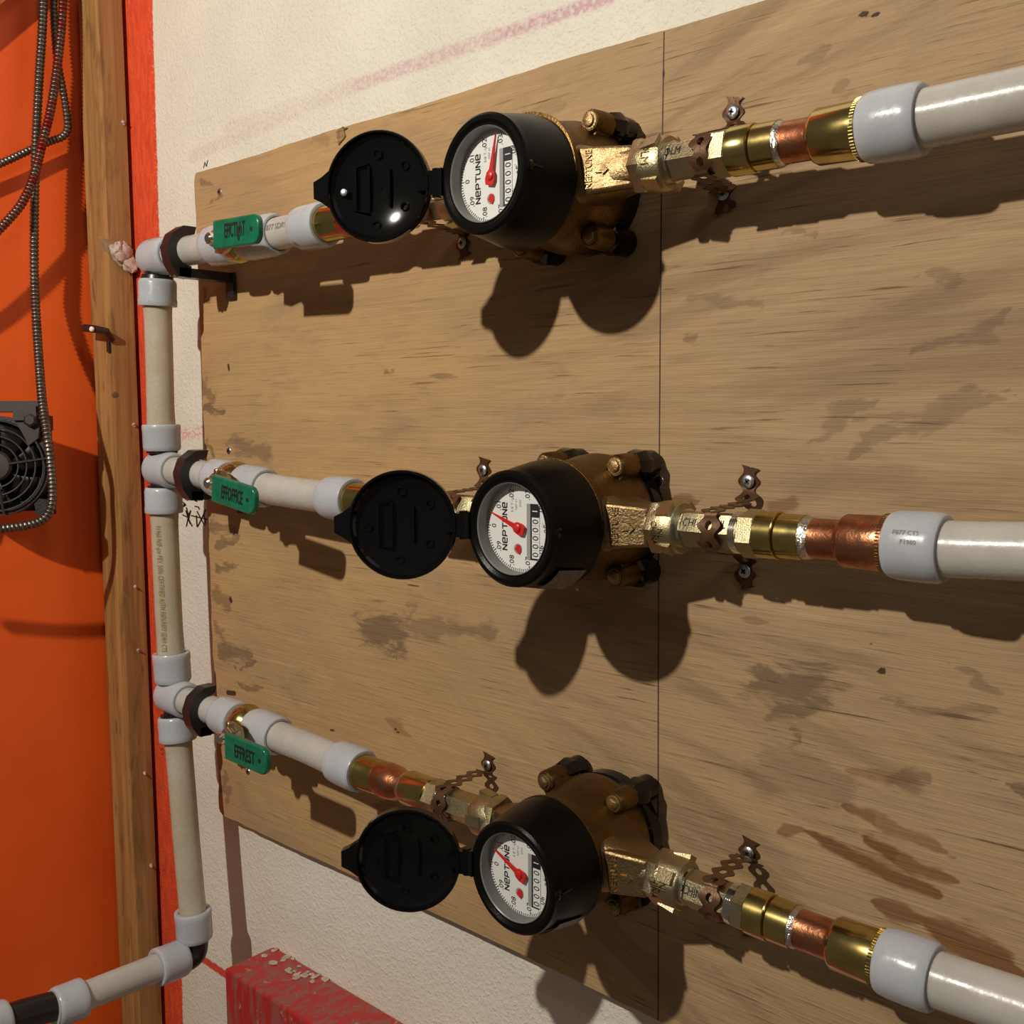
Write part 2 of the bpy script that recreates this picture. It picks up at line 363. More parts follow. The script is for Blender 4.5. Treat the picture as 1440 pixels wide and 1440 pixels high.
# ------------------------------------------------------------------ the setting
WY = 0.022; XW = -1.2565
def wallgrid(x0, x1, z0, z1, y): return [Vector((x0, y, z0)), Vector((x1, y, z0)), Vector((x1, y, z1)), Vector((x0, y, z1))], [(0, 1, 2, 3)]
struct('wall_back', box(((XW + 1.0) / 2 - .05, WY + .05, 1.75), ((1.0 - XW) / 2 + .05, .05, 1.75)), M['plaster'])
struct('wall_left', box((XW - .05, -.15 + WY / 2, 1.75), (.05, .15 + WY / 2, 1.75)), M['orange'])
struct('floor', box((-.1, -1.5, -.05), (1.2, 1.6, .05)), M['floor'])

# pen scribbles on the plaster
def TW(px, py, y, s=1.0):
    O = at(px, py, y); dep = (O - CAM).dot(Rf); k = dep / FPX
    return lambda a, b, h: at(px + a, py + b, y - h)
scr = [[(-6, -16), (-2, -12), (-8, -8), (-3, -14)], [(-1, -8), (2, 3), (-1, 18)], [(-6, 2), (0, 5), (5, -4), (2, 8), (7, 18)], [(-2, -4), (4, 14)], [(6, 3), (31, 9)], [(11, -10), (16, -9), (17, -6)], [(14, -3), (20, 9), (25, 17)], [(26, -5), (20, 8), (15, 18)], [(13, 3), (14, 19)], [(23, 2), (26, 14)], [(11, -18), (14, -17)]]
mk = thing('marker_scribble', 'black felt-pen scribble of crossed strokes on the cream plaster beside the middle tee', 'writing', at(262, 722, WY))
part('pen_stroke', ribbon(scr, 1.5, TW(263, 722, WY), .0006), M['ink'], mk, smooth=0)
mk = thing('marker_scribble', 'thin pen letter N at the top left corner of the plywood', 'writing', at(288, 236, WY))
part('pen_stroke', ribbon([[(-3, 3), (-1, -5), (1, 1), (3, -8)]], .7, TW(289, 233, WY), .0006), M['ink'], mk, smooth=0)

# wall studs against the orange wall
z0, z1 = 0.0, 3.4
def tapered(x0, x1, y0, y1, lean=0.0, n=40, jag=.0012):
    v, f = [], []
    for i in range(n + 1):
        z = z0 + (z1 - z0) * i / n; j = lambda: random.uniform(-jag, jag)
        v += [Vector((x0 + j(), y0 + j() * .5, z)), Vector((x1 + j() * .4, y0 + j() * .5, z)), Vector((x1, y1, z)), Vector((x0, y1, z))]
    for i in range(n):
        o = i * 4; f += [(o + a, o + b, o + 4 + b, o + 4 + a) for a, b in ((0, 1), (1, 2), (2, 3), (3, 0))]
    f += [(0, 3, 2, 1), (n * 4, n * 4 + 1, n * 4 + 2, n * 4 + 3)]; return v, f
studt = thing('wall_stud', 'bare pine stud standing flat against the plaster left of the white riser', 'stud', (-1.2, 0, 0))
part('board', tapered(-1.2265, -1.1755, -.012, WY - .006), M['stud'], studt, smooth=0)
def screw_tip(px, py, s=1.0):
    P = atx(px, py, -1.1755); a = Vector((1, -.25, random.uniform(-.3, .3))).normalized()
    t = part('screw_tip', join(lathe(P - a * .002, a, [(0, .0022 * s), (.0012, .0030 * s), (.003, .0016 * s), (.0055 * s, .0012), (.0075 * s, .0004)], 8), lathe(P + Vector((0, .001, -.002)), (1, 0, .2), [(0, .0018 * s), (.0018, .0012 * s), (.0025, .0004)], 6)), M['foam'], studt)
for q in [(173, 172), (188, 597), (190, 825), (194, 914), (203, 1087), (212, 1217)]: screw_tip(*q)
knot = part('knot', lathe(atx(162, 555, -1.1755) - Vector((.001, 0, 0)), (1, 0, 0), [(0, .004), (.0016, .0035), (.002, .001)], 10), M['studdark'], studt)
st2 = thing('wall_stud', 'darker narrow stud set back between the pine stud and the orange wall', 'stud', (-1.24, 0, 0))
part('board', tapered(XW + .0004, -1.2275, .004, WY - .006), M['studdark'], st2, smooth=0)
# expanding foam lump on the stud
fl = thing('foam_lump', 'pale lump of hardened foam stuck on the pine stud beside the top elbow', 'foam', atx(174, 365, -1.174))
def blob(c, rx, ry, rz, seed, n=14, amp=.25):
    rnd = random.Random(seed); ph = [rnd.uniform(0, 6) for _ in range(6)]; v, f = [], []
    for i in range(n + 1):
        th = PI * i / n
        for k in range(n * 2):
            p = PI * k / n; q = 1 + amp * (math.sin(3 * th + ph[0]) * math.sin(3 * p + ph[1]) + .5 * math.sin(5 * p + ph[2]) * math.sin(4 * th + ph[3]) + .35 * math.sin(9 * p + ph[4]) * math.sin(7 * th + ph[5]))
            v.append(V3(c) + Vector((rx * q * math.sin(th) * math.cos(p), ry * q * math.sin(th) * math.sin(p), rz * q * math.cos(th))))
    m = n * 2
    for i in range(n):
        for k in range(m): f.append((i * m + k, i * m + (k + 1) % m, (i + 1) * m + (k + 1) % m, (i + 1) * m + k))
    return v, f
c = atx(172, 357, -1.172); part('lump', join(blob(c, .008, .013, .012, 3), blob(c + Vector((.003, .009, -.012)), .006, .009, .008, 5), blob(c + Vector((.002, -.006, .003)), .006, .008, .008, 8)), M['foam'], fl)
part('plastic_film', prism([(-.052, .018), (-.02, .012), (.004, .006), (.006, -.016), (-.004, -.020), (-.020, -.006), (-.044, .002)], 0, .0006, lambda a, b, w_: Vector((-1.1752 + w_, .012 + a * .7, atx(172, 357, -1.172).z + b))), M['film'], fl, 'thin tan film under the foam', smooth=0)
# black clip on the stud
P1, P2, P3, P4 = at(119, 461, -.03), at(135, 463, -.03), at(150, 466, -.024), at(157, 478, -.014)
cl = thing('cable_clip', 'small black clip with a bright round tip nailed to the front of the pine stud', 'clip', P3)
part('arm', sweep([P1, P2, P3, P4], [.0045, .0045, .0042, .0038], 8), M['black'], cl)
part('tip', lathe(at(130, 463, -.036), Vector((.3, -1, .1)), [(0, .003), (.002, .003), (.003, .0018)], 12), M['white'], cl, 'bright round white tip')
part('pad', box(at(154, 486, -.0125), (.003, .0025, .008)), M['black'], cl)

# diagonal brace, top left
A_ = atx(-240, 202, XW + .012); B_ = atx(62, -45, XW + .012); dd = (B_ - A_).normalized(); nn = Vector((1, 0, 0)); up = nn.cross(dd).normalized()
if up.z < 0: up = -up
br = thing('diagonal_brace', 'orange-stained wooden brace slanting across the top left corner of the orange wall', 'brace', A_)
part('board', box((A_ + B_) / 2 + up * .035, ((B_ - A_).length / 2 + .05, .012, .035), (dd, nn, up)), M['brace'], br, smooth=0)

# red painted ledge at the bottom
rx0, ry0, rzt = -0.930, -0.040, 1.5 - .584
rb = thing('red_steel_box', 'scraped red painted box mounted on the wall below the plywood', 'box', ((rx0 + .2) / 2, WY, rzt - .3))
b_ = box(((rx0 + .0) / 2, (ry0 + WY) / 2, rzt - .15), (-(rx0) / 2, (WY - ry0) / 2, .15)); me_ = part('casing', b_, M['red'], rb, smooth=0)
bv = me_.modifiers.new('edge', 'BEVEL'); bv.width = .0025; bv.segments = 2
part('plaster_dust', join(*[blob(Vector((rx0 + .004 + random.random() * .10, WY - .002 - random.random() * .02, rzt + .0005)), random.uniform(.002, .006), random.uniform(.002, .006), .0008, i, 5) for i in range(22)]), M['foam'], rb)

# ------------------------------------------------------------------ plywood board
# stains, knots and summer-wood streaks of the veneer: (x0, y0, x1, y1, half width, depth)
STAINS = dict(
    grey=[(520, 885, 560, 895, 26, .75), (560, 880, 640, 885, 14, .45), (640, 890, 690, 885, 12, .5), (575, 850, 577, 885, 8, .4),
        (330, 628, 370, 632, 13, .55), (535, 526, 560, 527, 5, .6), (600, 527, 650, 530, 4, .5), (1075, 960, 1140, 968, 30, .75), (1085, 1000, 1140, 995, 14, .7), (1090, 1025, 1130, 1048, 9, .6),
        (1090, 1070, 1180, 1110, 24, .35), (1070, 1100, 1140, 1105, 28, .3), (1280, 500, 1430, 440, 14, .45), (1120, 620, 1240, 560, 12, .4), (1180, 640, 1420, 540, 12, .45), (1250, 585, 1430, 560, 10, .4),
        (1090, 320, 1140, 326, 9, .4), (1290, 390, 1380, 400, 10, .4), (1110, 90, 1180, 60, 16, .35), (1150, 140, 1210, 110, 12, .35), (1320, 930, 1440, 990, 10, .45), (1240, 985, 1420, 1010, 9, .4),
        (1400, 1095, 1440, 1110, 8, .7), (1230, 1090, 1310, 1095, 12, .5), (960, 420, 1070, 425, 8, .35), (600, 230, 640, 245, 9, .25), (440, 190, 460, 200, 8, .3), (740, 160, 800, 140, 8, .25), (960, 470, 985, 475, 7, .5),
        (1200, 590, 1290, 585, 9, .4)],
    edge=[(275, 255, 305, 262, 6, .5), (290, 290, 318, 270, 5, .5), (282, 400, 292, 430, 7, .6), (285, 540, 298, 560, 8, .55), (290, 575, 312, 580, 7, .7), (292, 620, 300, 640, 7, .6),
        (300, 740, 330, 750, 9, .55), (300, 765, 340, 765, 6, .6), (302, 800, 328, 795, 7, .6), (302, 830, 318, 850, 8, .5), (304, 880, 316, 900, 7, .5), (310, 915, 350, 925, 10, .6), (335, 940, 365, 925, 7, .6), (335, 960, 372, 972, 6, .55),
        (312, 1080, 320, 1130, 9, .5), (308, 1000, 316, 1030, 6, .5)],
    rust=[(1085, 1168, 1140, 1172, 7, .6), (1140, 1174, 1200, 1205, 9, .85), (1200, 1205, 1330, 1262, 10, .8), (1205, 1168, 1262, 1205, 8, .85), (1262, 1205, 1350, 1248, 8, .7), (1180, 1128, 1235, 1155, 7, .7), (1235, 1155, 1340, 1205, 8, .55),
        (1220, 1268, 1310, 1300, 14, .75), (1290, 1290, 1440, 1370, 22, .8), (1190, 1085, 1290, 1095, 9, .4), (940, 702, 985, 704, 7, .65), (1085, 712, 1115, 706, 9, .6), (540, 1010, 580, 1035, 8, .4), (520, 1130, 600, 1150, 9, .5), (1040, 870, 1080, 875, 5, .4)],
    dots=[(1203, 19, 1228, 21, 3.5, .95), (1228, 22, 1240, 17, 2.5, .9), (1221, 22, 1221, 31, 2, .9), (1232, 943, 1250, 944, 4, .9), (321, 513, 322, 520, 2, .9), (324, 842, 325, 845, 3, .95), (320, 974, 330, 975, 3, .95), (465, 1026, 470, 1027, 1.5, .9), (1220, 720, 1223, 720, 1, .8),
        (556, 1025, 560, 1030, 1.5, .5), (1310, 587, 1312, 588, 1.2, .9), (1368, 586, 1372, 586, 1.2, .9), (1300, 530, 1303, 530, 1.2, .9), (932, 96, 933, 110, 1.8, .95), (931, 1335, 931, 1345, 1.5, .95), (1247, 71, 1248, 73, 1.5, .9), (560, 822, 590, 825, 1.2, .7), (557, 926, 560, 932, 1, .8),
        (480, 186, 478, 200, 2.5, .6), (1310, 990, 1310, 1005, 1, .6), (1225, 905, 1228, 906, 1, .7), (474, 185, 490, 181, 2, .6)])
import numpy as np
rnd = random.Random(3); zt0, zb0 = 1.5 + .2567, 1.5 - .4475
topj = [rnd.uniform(-.0003, .0003) for _ in range(60)]; lefj = [rnd.uniform(-.0012, .0012) for _ in range(60)]; botj = [rnd.uniform(-.0006, .0006) for _ in range(60)]
bp_pts = [(307.5, 1134), (309, 1141), (313, 1146), (322, 1151), (335, 1155.5), (345, 1162), (360, 1168), (372, 1174.5)] + [(372 + 553 * k / 12, 1174.5 + 260.5 * k / 12 - 3.0 * math.sin(PI * k / 12)) for k in range(1, 13)]
bx_ = [at(*q).x for q in bp_pts]; bz_ = [at(*q).z for q in bp_pts]; bx_.append(.25); bz_.append(bz_[-1] + .001)
XL, XR = -1.0045, .25
def zbot(x): return float(np.interp(x, bx_, bz_)) + botj[int((x - XL) / .022) % 60] * .6
def ztop(x): return zt0 + .0008 * math.sin(x * 22) + topj[int((x - XL) / .022) % 60] - (.009 * max(0, 1 - (x - XL) / .004) ** 2)
def xleft(z): return XL + .0085 * (zt0 - z) / (zt0 - zb0) + np.interp(z * 60 % 59, range(60), lefj) * 1.0
NX, NZ = 560, 300
V = []; F = []
for j in range(NZ + 1):
    t = j / NZ; zn = zb0 + .002 + (zt0 - zb0 - .002) * t; xl = float(xleft(zn))
    for i in range(NX + 1):
        s_ = (i / NX); x = xl + (XR - xl) * s_; V.append((x, 0.0, zbot(x) + (ztop(x) - zbot(x)) * t))
F = [(j * (NX + 1) + i, j * (NX + 1) + i + 1, (j + 1) * (NX + 1) + i + 1, (j + 1) * (NX + 1) + i) for j in range(NZ) for i in range(NX)]
org = (-1.0, WY, 1.5 - .4475)
bt = thing('plywood_board', 'weathered plywood panel with pencil line carrying the three meter rows', 'board', org)
vf_ = part('veneer_face', ([Vector(q) for q in V], F), M['ply'], bt, smooth=None)
Vn = np.array(V)
wx = sum(a * np.sin(f1 * Vn[:, 0] + f2 * Vn[:, 2] + p) for a, f1, f2, p in ((.0032, 95, 60, 0), (.0022, 170, -210, 2), (.0013, -350, 420, 4), (.0008, 700, 610, 1)))
wz = sum(a * np.sin(f1 * Vn[:, 0] + f2 * Vn[:, 2] + p) for a, f1, f2, p in ((.0022, 70, 110, 3), (.0016, -130, 260, 5), (.0009, 310, 480, 0), (.0006, -560, 820, 2)))
Vw = np.stack([Vn[:, 0] + wx * 1.4, Vn[:, 2] + wz], 1)
def field(items):
    sh = np.zeros(len(Vn)); de = np.zeros(len(Vn)); ends = [q for it in items for q in ((it[0], it[1]), (it[2], it[3]))]
    for it, (x0, z0_, x1, z1_, hw, st) in zip(items, pxs(items)):
        a = np.array([x0, z0_]); ba = np.array([x1 - x0, z1_ - z0_]); wz_ = .0 if hw < .0035 else (.45 if items is STAINS_RUST else 1.0)
        pa = (Vw * wz_ + Vn[:, [0, 2]] * (1 - wz_)) - a
        h = np.clip(pa @ ba / max(ba @ ba, 1e-9), 0, 1); d = np.linalg.norm(pa - h[:, None] * ba, axis=1); wd = np.ones(len(h))
        if math.hypot(it[2] - it[0], it[3] - it[1]) > 3.5 * it[4]:
            if ends.count((it[0], it[1])) < 2: wd *= np.clip(.15 + h * 2.2, 0, 1)
            if ends.count((it[2], it[3])) < 2: wd *= np.clip(.15 + (1 - h) * 2.2, 0, 1)
        f = np.clip(1.0 - .5 * d / (hw * wd), 0, 1) ** 1.15; m_ = f > sh; sh[m_] = f[m_]; de[m_] = st
    return sh, de
STAINS_RUST = None
fs = {}
for k, v in STAINS.items():
    its = [(*q[:4], q[4] * {'rust': 1.4, 'grey': 1.3, 'edge': 1.25, 'dots': 1.25}[k], q[5]) for q in v]
    if k == 'rust': STAINS_RUST = its
    fs[k] = field(its)
for nm_, idx in (('stain_shape', 0), ('stain_depth', 1)):
    ca = vf_.data.color_attributes.new(nm_, 'FLOAT_COLOR', 'POINT')
    ca.data.foreach_set('color', np.stack([fs['grey'][idx], fs['edge'][idx], fs['rust'][idx], fs['dots'][idx]], 1).astype(np.float32).ravel())
loop = [j * (NX + 1) for j in range(NZ, -1, -1)] + list(range(1, NX + 1)) + [j * (NX + 1) + NX for j in range(1, NZ + 1)] + [NZ * (NX + 1) + i for i in range(NX - 1, 0, -1)]
bp = [(V[k][0], V[k][2]) for k in loop]; n = len(bp)
part('panel_edge', ([Vector((a, 0, b)) for a, b in bp] + [Vector((a, WY - .002, b)) for a, b in bp], [(i, (i + 1) % n, n + (i + 1) % n, n + i) for i in range(n)] + [tuple(range(n, 2 * n))]), M['plyedge'], bt, smooth=0)
pc = [(934, 44.6), (931.2, 220), (928.7, 440), (926.9, 700), (925.8, 1000), (925.8, 1434)]
part('pencil_line', ([at(a + o_, b, 0) + Vector((0, -.0003, 0)) for a, b in pc for o_ in (-.7, .7)], [(2 * k, 2 * k + 1, 2 * k + 3, 2 * k + 2) for k in range(5)]), M['pencil'], bt, 'thin dark vertical pencil line', smooth=0)
def screw(P, r, parent, name='screw', mat='steel', d=(0, -1, 0), rec=True):
    s = part(name, lathe(V3(P), d, [(0, r * .9), (.0008, r), (.0016, r * .82), (.0019, r * .45)], 16), M[mat], parent)
    if rec:
        a = Vector((random.random(), 0, random.random())).normalized(); b = Vector((-a.z, 0, a.x)); o = V3(P) + V3(d) * .0020
        part('driver_recess', join(box(o, (r * .42, .00025, r * .14), (a, Vector((0, 1, 0)), b)), box(o, (r * .42, .00025, r * .14), (b, Vector((0, 1, 0)), a))), M['recess'], s, smooth=0)
for q in [(310, 270), (323, 634), (350, 1085), (928, 676)]: screw(at(*q, .0012), .0042, bt)
part('splinter', prism([(0, 0), (.010, .003), (.013, -.006), (.003, -.012)], 0, .0015, lambda a, b, w_: at(474, 186, 0) + Vector((a, -w_, b))), M['plyedge'], bt, smooth=0)

# ------------------------------------------------------------------ piping
DP = -0.05
def interp(pts, px):
    if px <= pts[0][0]: (a, b), (c, d) = pts[0], pts[1]
    elif px >= pts[-1][0]: (a, b), (c, d) = pts[-2], pts[-1]
    else:
        for (a, b), (c, d) in zip(pts, pts[1:]):
            if a <= px <= c: break
    return b + (d - b) * (px - a) / (c - a)
ROW = {1: [(222, 362), (285, 349), (320, 343), (370, 333), (410, 325), (445, 318), (820, 250.2), (1285, 170), (1440, 138)],
       2: [(230, 660), (285, 667), (320, 675), (360, 684), (420, 694), (475, 701), (850, 734), (1290, 768.5), (1345, 773), (1440, 775.5)],
       3: [(262, 985), (296, 998), (325, 1010), (375, 1029), (430, 1050), (496, 1080), (900, 1221), (1274, 1362), (1440, 1419)]}
def ax(row, px, y=DP): return at(px, interp(ROW[row], px), y)
NM = {1: 'top', 2: 'middle', 3: 'bottom'}
RP, RG = .0143, .0192
def ringprof(r=RG, ri=.0150): return [(0, ri), (.0, r * .90), (.05, r * .965), (.16, r), (.72, r), (.80, r * 1.02), (.96, r * 1.02), (1, r * .985), (1, ri)]
def barrel(r=RG, ri=.0150): return [(0, ri), (0, r * .90), (.06, r * .955), (.22, r * .99), (.5, r), (.8, r * 1.0), (.93, r * .985), (1, r * .93), (1, ri)]
def pexpipe(label, path, rings, mat='pex', group='white pipe runs', rp=RP, prints=None, flare=.0168):
    """path: world points; rings: list of (A, B, flip)"""
    t = thing('water_pipe', label, 'pipe', path[0]); 
    P = catmull(path, 8); N = len(P)
    def rad(s):
        L = s * tot; e = min(L, tot - L); return rp + (flare - rp) * max(0, 1 - e / .045) ** 1.6
    tot = sum((b - a).length for a, b in zip(P, P[1:]))
    P = resample(P, tot / 48.001); part('tube', sweep(P, rad, 28), M[mat], t)
    for A, B, kind in rings:
        part('expansion_ring', seg(A, B, barrel() if kind == 'b' else ringprof(), 32, cap=False), M['ring'], t)
    return t
def cyl_T(A, d, r, phi0):
    """map (a along axis, b around circumference) onto a cylinder; phi measured from camera side (-Y) towards up"""
    A = V3(A); d = V3(d).normalized(); y = Vector((0, -1, 0)); y = (y - d * y.dot(d)).normalized(); u = d.cross(y)
    if u.z < 0: u = -u
    return lambda a, b, h: A + d * a + (y * math.cos(phi0 + b / r) + u * math.sin(phi0 + b / r)) * (r + h)
def dir_(row, a, b, y=DP): return (ax(row, b, y) - ax(row, a, y)).normalized()

# right-hand pipes
RST = {1: (1219, 1300, 1520), 2: (1254, 1330, 1560), 3: (1241, 1316, 1560)}
for row in (1, 2, 3):
    a, b, e = RST[row]; A, B = ax(row, a), ax(row, b); E_ = ax(row, e)
    t = pexpipe('thick milky pipe leaving the frame at right on the %s row' % NM[row], [A + (B - A) * .1, B, ax(row, b + 60), E_, E_ + (E_ - B) * .5], [(A, B, 'b')], flare=.0158, rp=.0150)
    T = cyl_T(A, B - A, RG + .0001, math.radians(28))
    part('printed_lettering', join(text('F877 CTS', .0035, lambda p, q, h: T(p + .014, q, h), .0002), text('F1960', .0035, lambda p, q, h: T(p + .016, q - .005, h), .0002)), M['print'], t, smooth=0) if row == 2 else None
# left-hand pipes between valve and coupling
LST = {1: ((347, 392), (424, 459)), 2: ((343, 375), (462, 498)), 3: ((358, 393), (474, 510))}
for row in (1, 2, 3):
    (a, b), (c_, d_) = LST[row]
    t = pexpipe('milky pipe between the %s green-handled valve and its meter coupling' % NM[row], [ax(row, a + 4), ax(row, b), ax(row, (b + c_) / 2), ax(row, c_), ax(row, d_ - 4)], [(ax(row, b), ax(row, a), 'b'), (ax(row, c_), ax(row, d_), 'b')])
    if row == 1:
        T = cyl_T(ax(1, 398), dir_(1, 380, 425), RP + .0003, math.radians(8))
        part('printed_lettering', join(text('F876/F877 SDR9', .0075, lambda p, q, h: T(p, q + .001, h), .0002)), M['print'], t, smooth=0)
    if row == 2:
        T = cyl_T(ax(2, 371), dir_(2, 360, 420), .0172, math.radians(10)); part('pen_mark', ribbon([[(-.006, .003), (-.003, -.002), (-.001, .003)], [(.001, .001), (.004, -.002), (.003, -.005), (.006, -.005)]], .0009, T, .0004), M['ink'], t, smooth=0)
# left stubs between tee/elbow and valve
SST = {1: ((213, 243), (299, 326)), 2: ((221, 247), (301, 322)), 3: ((237, 264), (310, 336))}
for row in (1, 2, 3):
    (a, b), (c_, d_) = SST[row]
    pexpipe('short milky stub from the riser through the %s black clamp' % NM[row], [ax(row, a + 4), ax(row, b), ax(row, (b + c_) / 2), ax(row, c_), ax(row, d_)], [(ax(row, b), ax(row, a), 'b'), (ax(row, c_), ax(row, d_), 'b')])
# riser
RIS = [(222, 372), (221, 411), (224, 500), (226, 585), (227.5, 615), (229, 660), (230, 702), (234, 800), (238, 880), (242, 937), (245, 983), (249, 1024), (254, 1080), (262, 1180), (270, 1270), (273, 1300), (275, 1338)]
def rz(py):
    q = [(b, a) for a, b in RIS]; return at(interp(q, py), py, DP)
for lab, r0, r1, mids in (('upper milky length of the white riser', (393, 431), (634, 597), (470, 520, 560)), ('middle milky length of the riser with a line of printed text', (685, 721), (959, 918), (770, 840, 880)), ('lowest and longest milky length of the riser', (1006, 1041), (1321, 1280), (1110, 1180, 1240))):
    t = pexpipe(lab, [rz(r0[0] + 4)] + [rz(r0[1])] + [rz(m_) for m_ in mids] + [rz(r1[1]), rz(r1[0] - 4)], [(rz(r0[0]), rz(r0[1]), 'r'), (rz(r1[0]), rz(r1[1]), 'r')], mat='pexv', rp=.0140, flare=.0162)
    if r0[0] == 685:
        Z = [rz(m_) for m_ in (735, 915)]; Am = (Z[0] + Z[1]) / 2; dz = (Z[1] - Z[0])
        def TR(a, b, h, ph=math.radians(30)):
            p = Z[0] + dz * (a / dz.length + .5); r = .0142
            return p + Vector((math.sin(ph + b / r), -math.cos(ph + b / r), 0)) * (r + .0006 + h)
        TT = lambda a, b, h: TR(a, b, h)
        part('printed_lettering', join(text('F1960 NSF-pw PEX 5006 CERTIFIED ASTM F876/F877 SDR9 CTS', .0075, TT, .0002, .66)), M['printy'], t, smooth=0)
    if r0[0] == 1006:
        T = lambda a, b, h: rz(1052) + Vector((a, 0, b)) + Vector((-.004, -.0162 - h, 0)); part('pen_mark', ribbon([[(-.004, 0), (0, .003), (.002, -.001), (0, -.004), (-.003, -.003)]], .0009, T), M['ink'], t, smooth=0)
# black fittings
def fit(name, label, cat, runs, r=.0125):
    t = thing(name, label, cat, runs[0][0]); vf = join(*[sweep(q, r, 20) for q in runs]); part('body', vf, M['black'], t)
    return t
E1 = at(222, 366, DP)
t = fit('pipe_elbow', 'black elbow at the top of the white riser', 'elbow', [catmull([rz(398), rz(382), at(223, 366, DP) + Vector((.006, 0, .001)), ax(1, 246)], 6)])
part('collar', seg(rz(387), rz(393), [(0, .0155), (1, .0165)], 24), M['black'], t)
for row, y0, y1, yc in ((2, 630, 690, 660), (3, 953, 1010, 984)):
    t = fit('pipe_tee', 'black tee where the %s branch leaves the riser' % NM[row], 'tee', [[rz(y0 - 10), rz(y1 + 10)], [rz(yc), ax(row, 250 if row == 2 else 268)]])
    for q in ((y0 + 3, y0 + 7), (y1 - 7, y1 - 3)): part('collar', seg(rz(q[0]), rz(q[1]), [(0, .0158), (1, .0158)], 24), M['black'], t)
    A = rz(yc); B = ax(row, 232 if row == 2 else 248); part('branch_collar', seg(A + (B - A) * .2, B, [(0, .0155), (1, .0158)], 24), M['black'], t)
# bottom elbow and pipe coming forward
XB = rz(1338).x
def fy(px, py): return atx(px, py, XB)
E2 = rz(1340)
t = fit('pipe_elbow', 'black elbow at the foot of the riser turning towards the viewer', 'elbow', [catmull([rz(1310), rz(1328), E2 + Vector((0, -.004, 0)), fy(252, 1353), fy(232, 1359)], 6)], r=.0135)
pexpipe('milky pipe coming forward at the lower left corner', [fy(258, 1346), fy(228, 1358), fy(180, 1377), fy(135, 1395), fy(108, 1406), fy(74, 1418)], [(fy(259, 1345.5), fy(220, 1361), 'r'), (fy(76, 1418), fy(116, 1403), 'r')])
t = fit('pipe_coupling', 'smudged black straight coupling at the lower left corner', 'coupling', [[fy(90, 1411), fy(40, 1424), fy(-30, 1446)]], r=.0140)
pexpipe('white pipe end cut off by the left edge at the bottom corner', [fy(10, 1433), fy(-30, 1447), fy(-90, 1470)], [(fy(11, 1433), fy(-26, 1447), 'r')])

# black clamps
def clamp(row, px, pf):
    Cn = ax(row, px); t = thing('pipe_clamp', 'black plastic clamp holding the %s stub next to the riser' % NM[row], 'clamp', Cn + Vector((0, .04, -.01)))
    ri, ro = .0150, .0205; N = 22; v, f = [], []; hw = .0070
    # open C that wraps the pipe and continues as a foot to the wall; in the (y,z) plane
    outer = [(.008, .0240), (-.006, .0240), (-.0190, .0150), (-.0245, .001), (-.0215, -.014), (-.0135, -.0255), (.0, -.0265), (.046, -.0265), (.046, -.0175)]
    inner = []
    for k in range(N + 1):
        a = math.radians(-70 + (290 - 0) * 0 + (215) * k / N); inner.append((-math.cos(a) * ri, math.sin(a) * ri))
    inner_path = [(.006, .0172)] + [(-math.cos(math.radians(q)) * ri, math.sin(math.radians(q)) * ri) for q in (100, 80, 60, 40, 20, 0, -20, -40, -60, -80, -95)]
    poly = [(.010, .0195)] + outer + [(.006, -.0175)] + inner_path[::-1]
    V = []; 
    d = dir_(row, px - 10, px + 10)
    # triangulate as strip: outer vs inner resampled
    def rs(Pl, k):
        Pl = [Vector((a, b, 0)) for a, b in Pl]; tot = sum((b - a).length for a, b in zip(Pl, Pl[1:])); out = []; 
        for i in range(k + 1):
            s = tot * i / k
            for a, b in zip(Pl, Pl[1:]):
                L = (b - a).length
                if s <= L + 1e-9: out.append(a + (b - a) * (s / L if L else 0)); break
                s -= L
        return out
    o_ = rs(outer[:7], 24); i_ = rs(inner_path, 24)
    pts = []
    for k in range(25):
        for q in (o_[k], i_[k]):
            for s in (-hw, hw): pts.append(Cn + Vector((s, q.x, q.y)) + Vector((0, 0, d.z / max(d.x, .1) * s)))
    ff = []
    for k in range(24):
        b = k * 4; ff += [(b, b + 4, b + 6, b + 2), (b + 1, b + 3, b + 7, b + 5), (b, b + 1, b + 5, b + 4), (b + 2, b + 6, b + 7, b + 3)]
    ff += [(0, 2, 3, 1), (96, 97, 99, 98)]
    part('hook', (pts, ff), M['black'], t, smooth=30)
    part('foot', box(Cn + Vector((0, .0185, -.0215)), (hw, .0305, .0045)), M['black'], t, smooth=0)
    part('wall_tab', box(Cn + Vector((.004, .0470, -.030)), (hw, .0018, .013)), M['black'], t, smooth=0)
    screw(Cn + Vector((0, -.0125, -.0245)), .0022, t, d=(0, -1, 0), rec=False)
for row, px in ((1, 262), (2, 279), (3, 291)): clamp(row, px, 0)

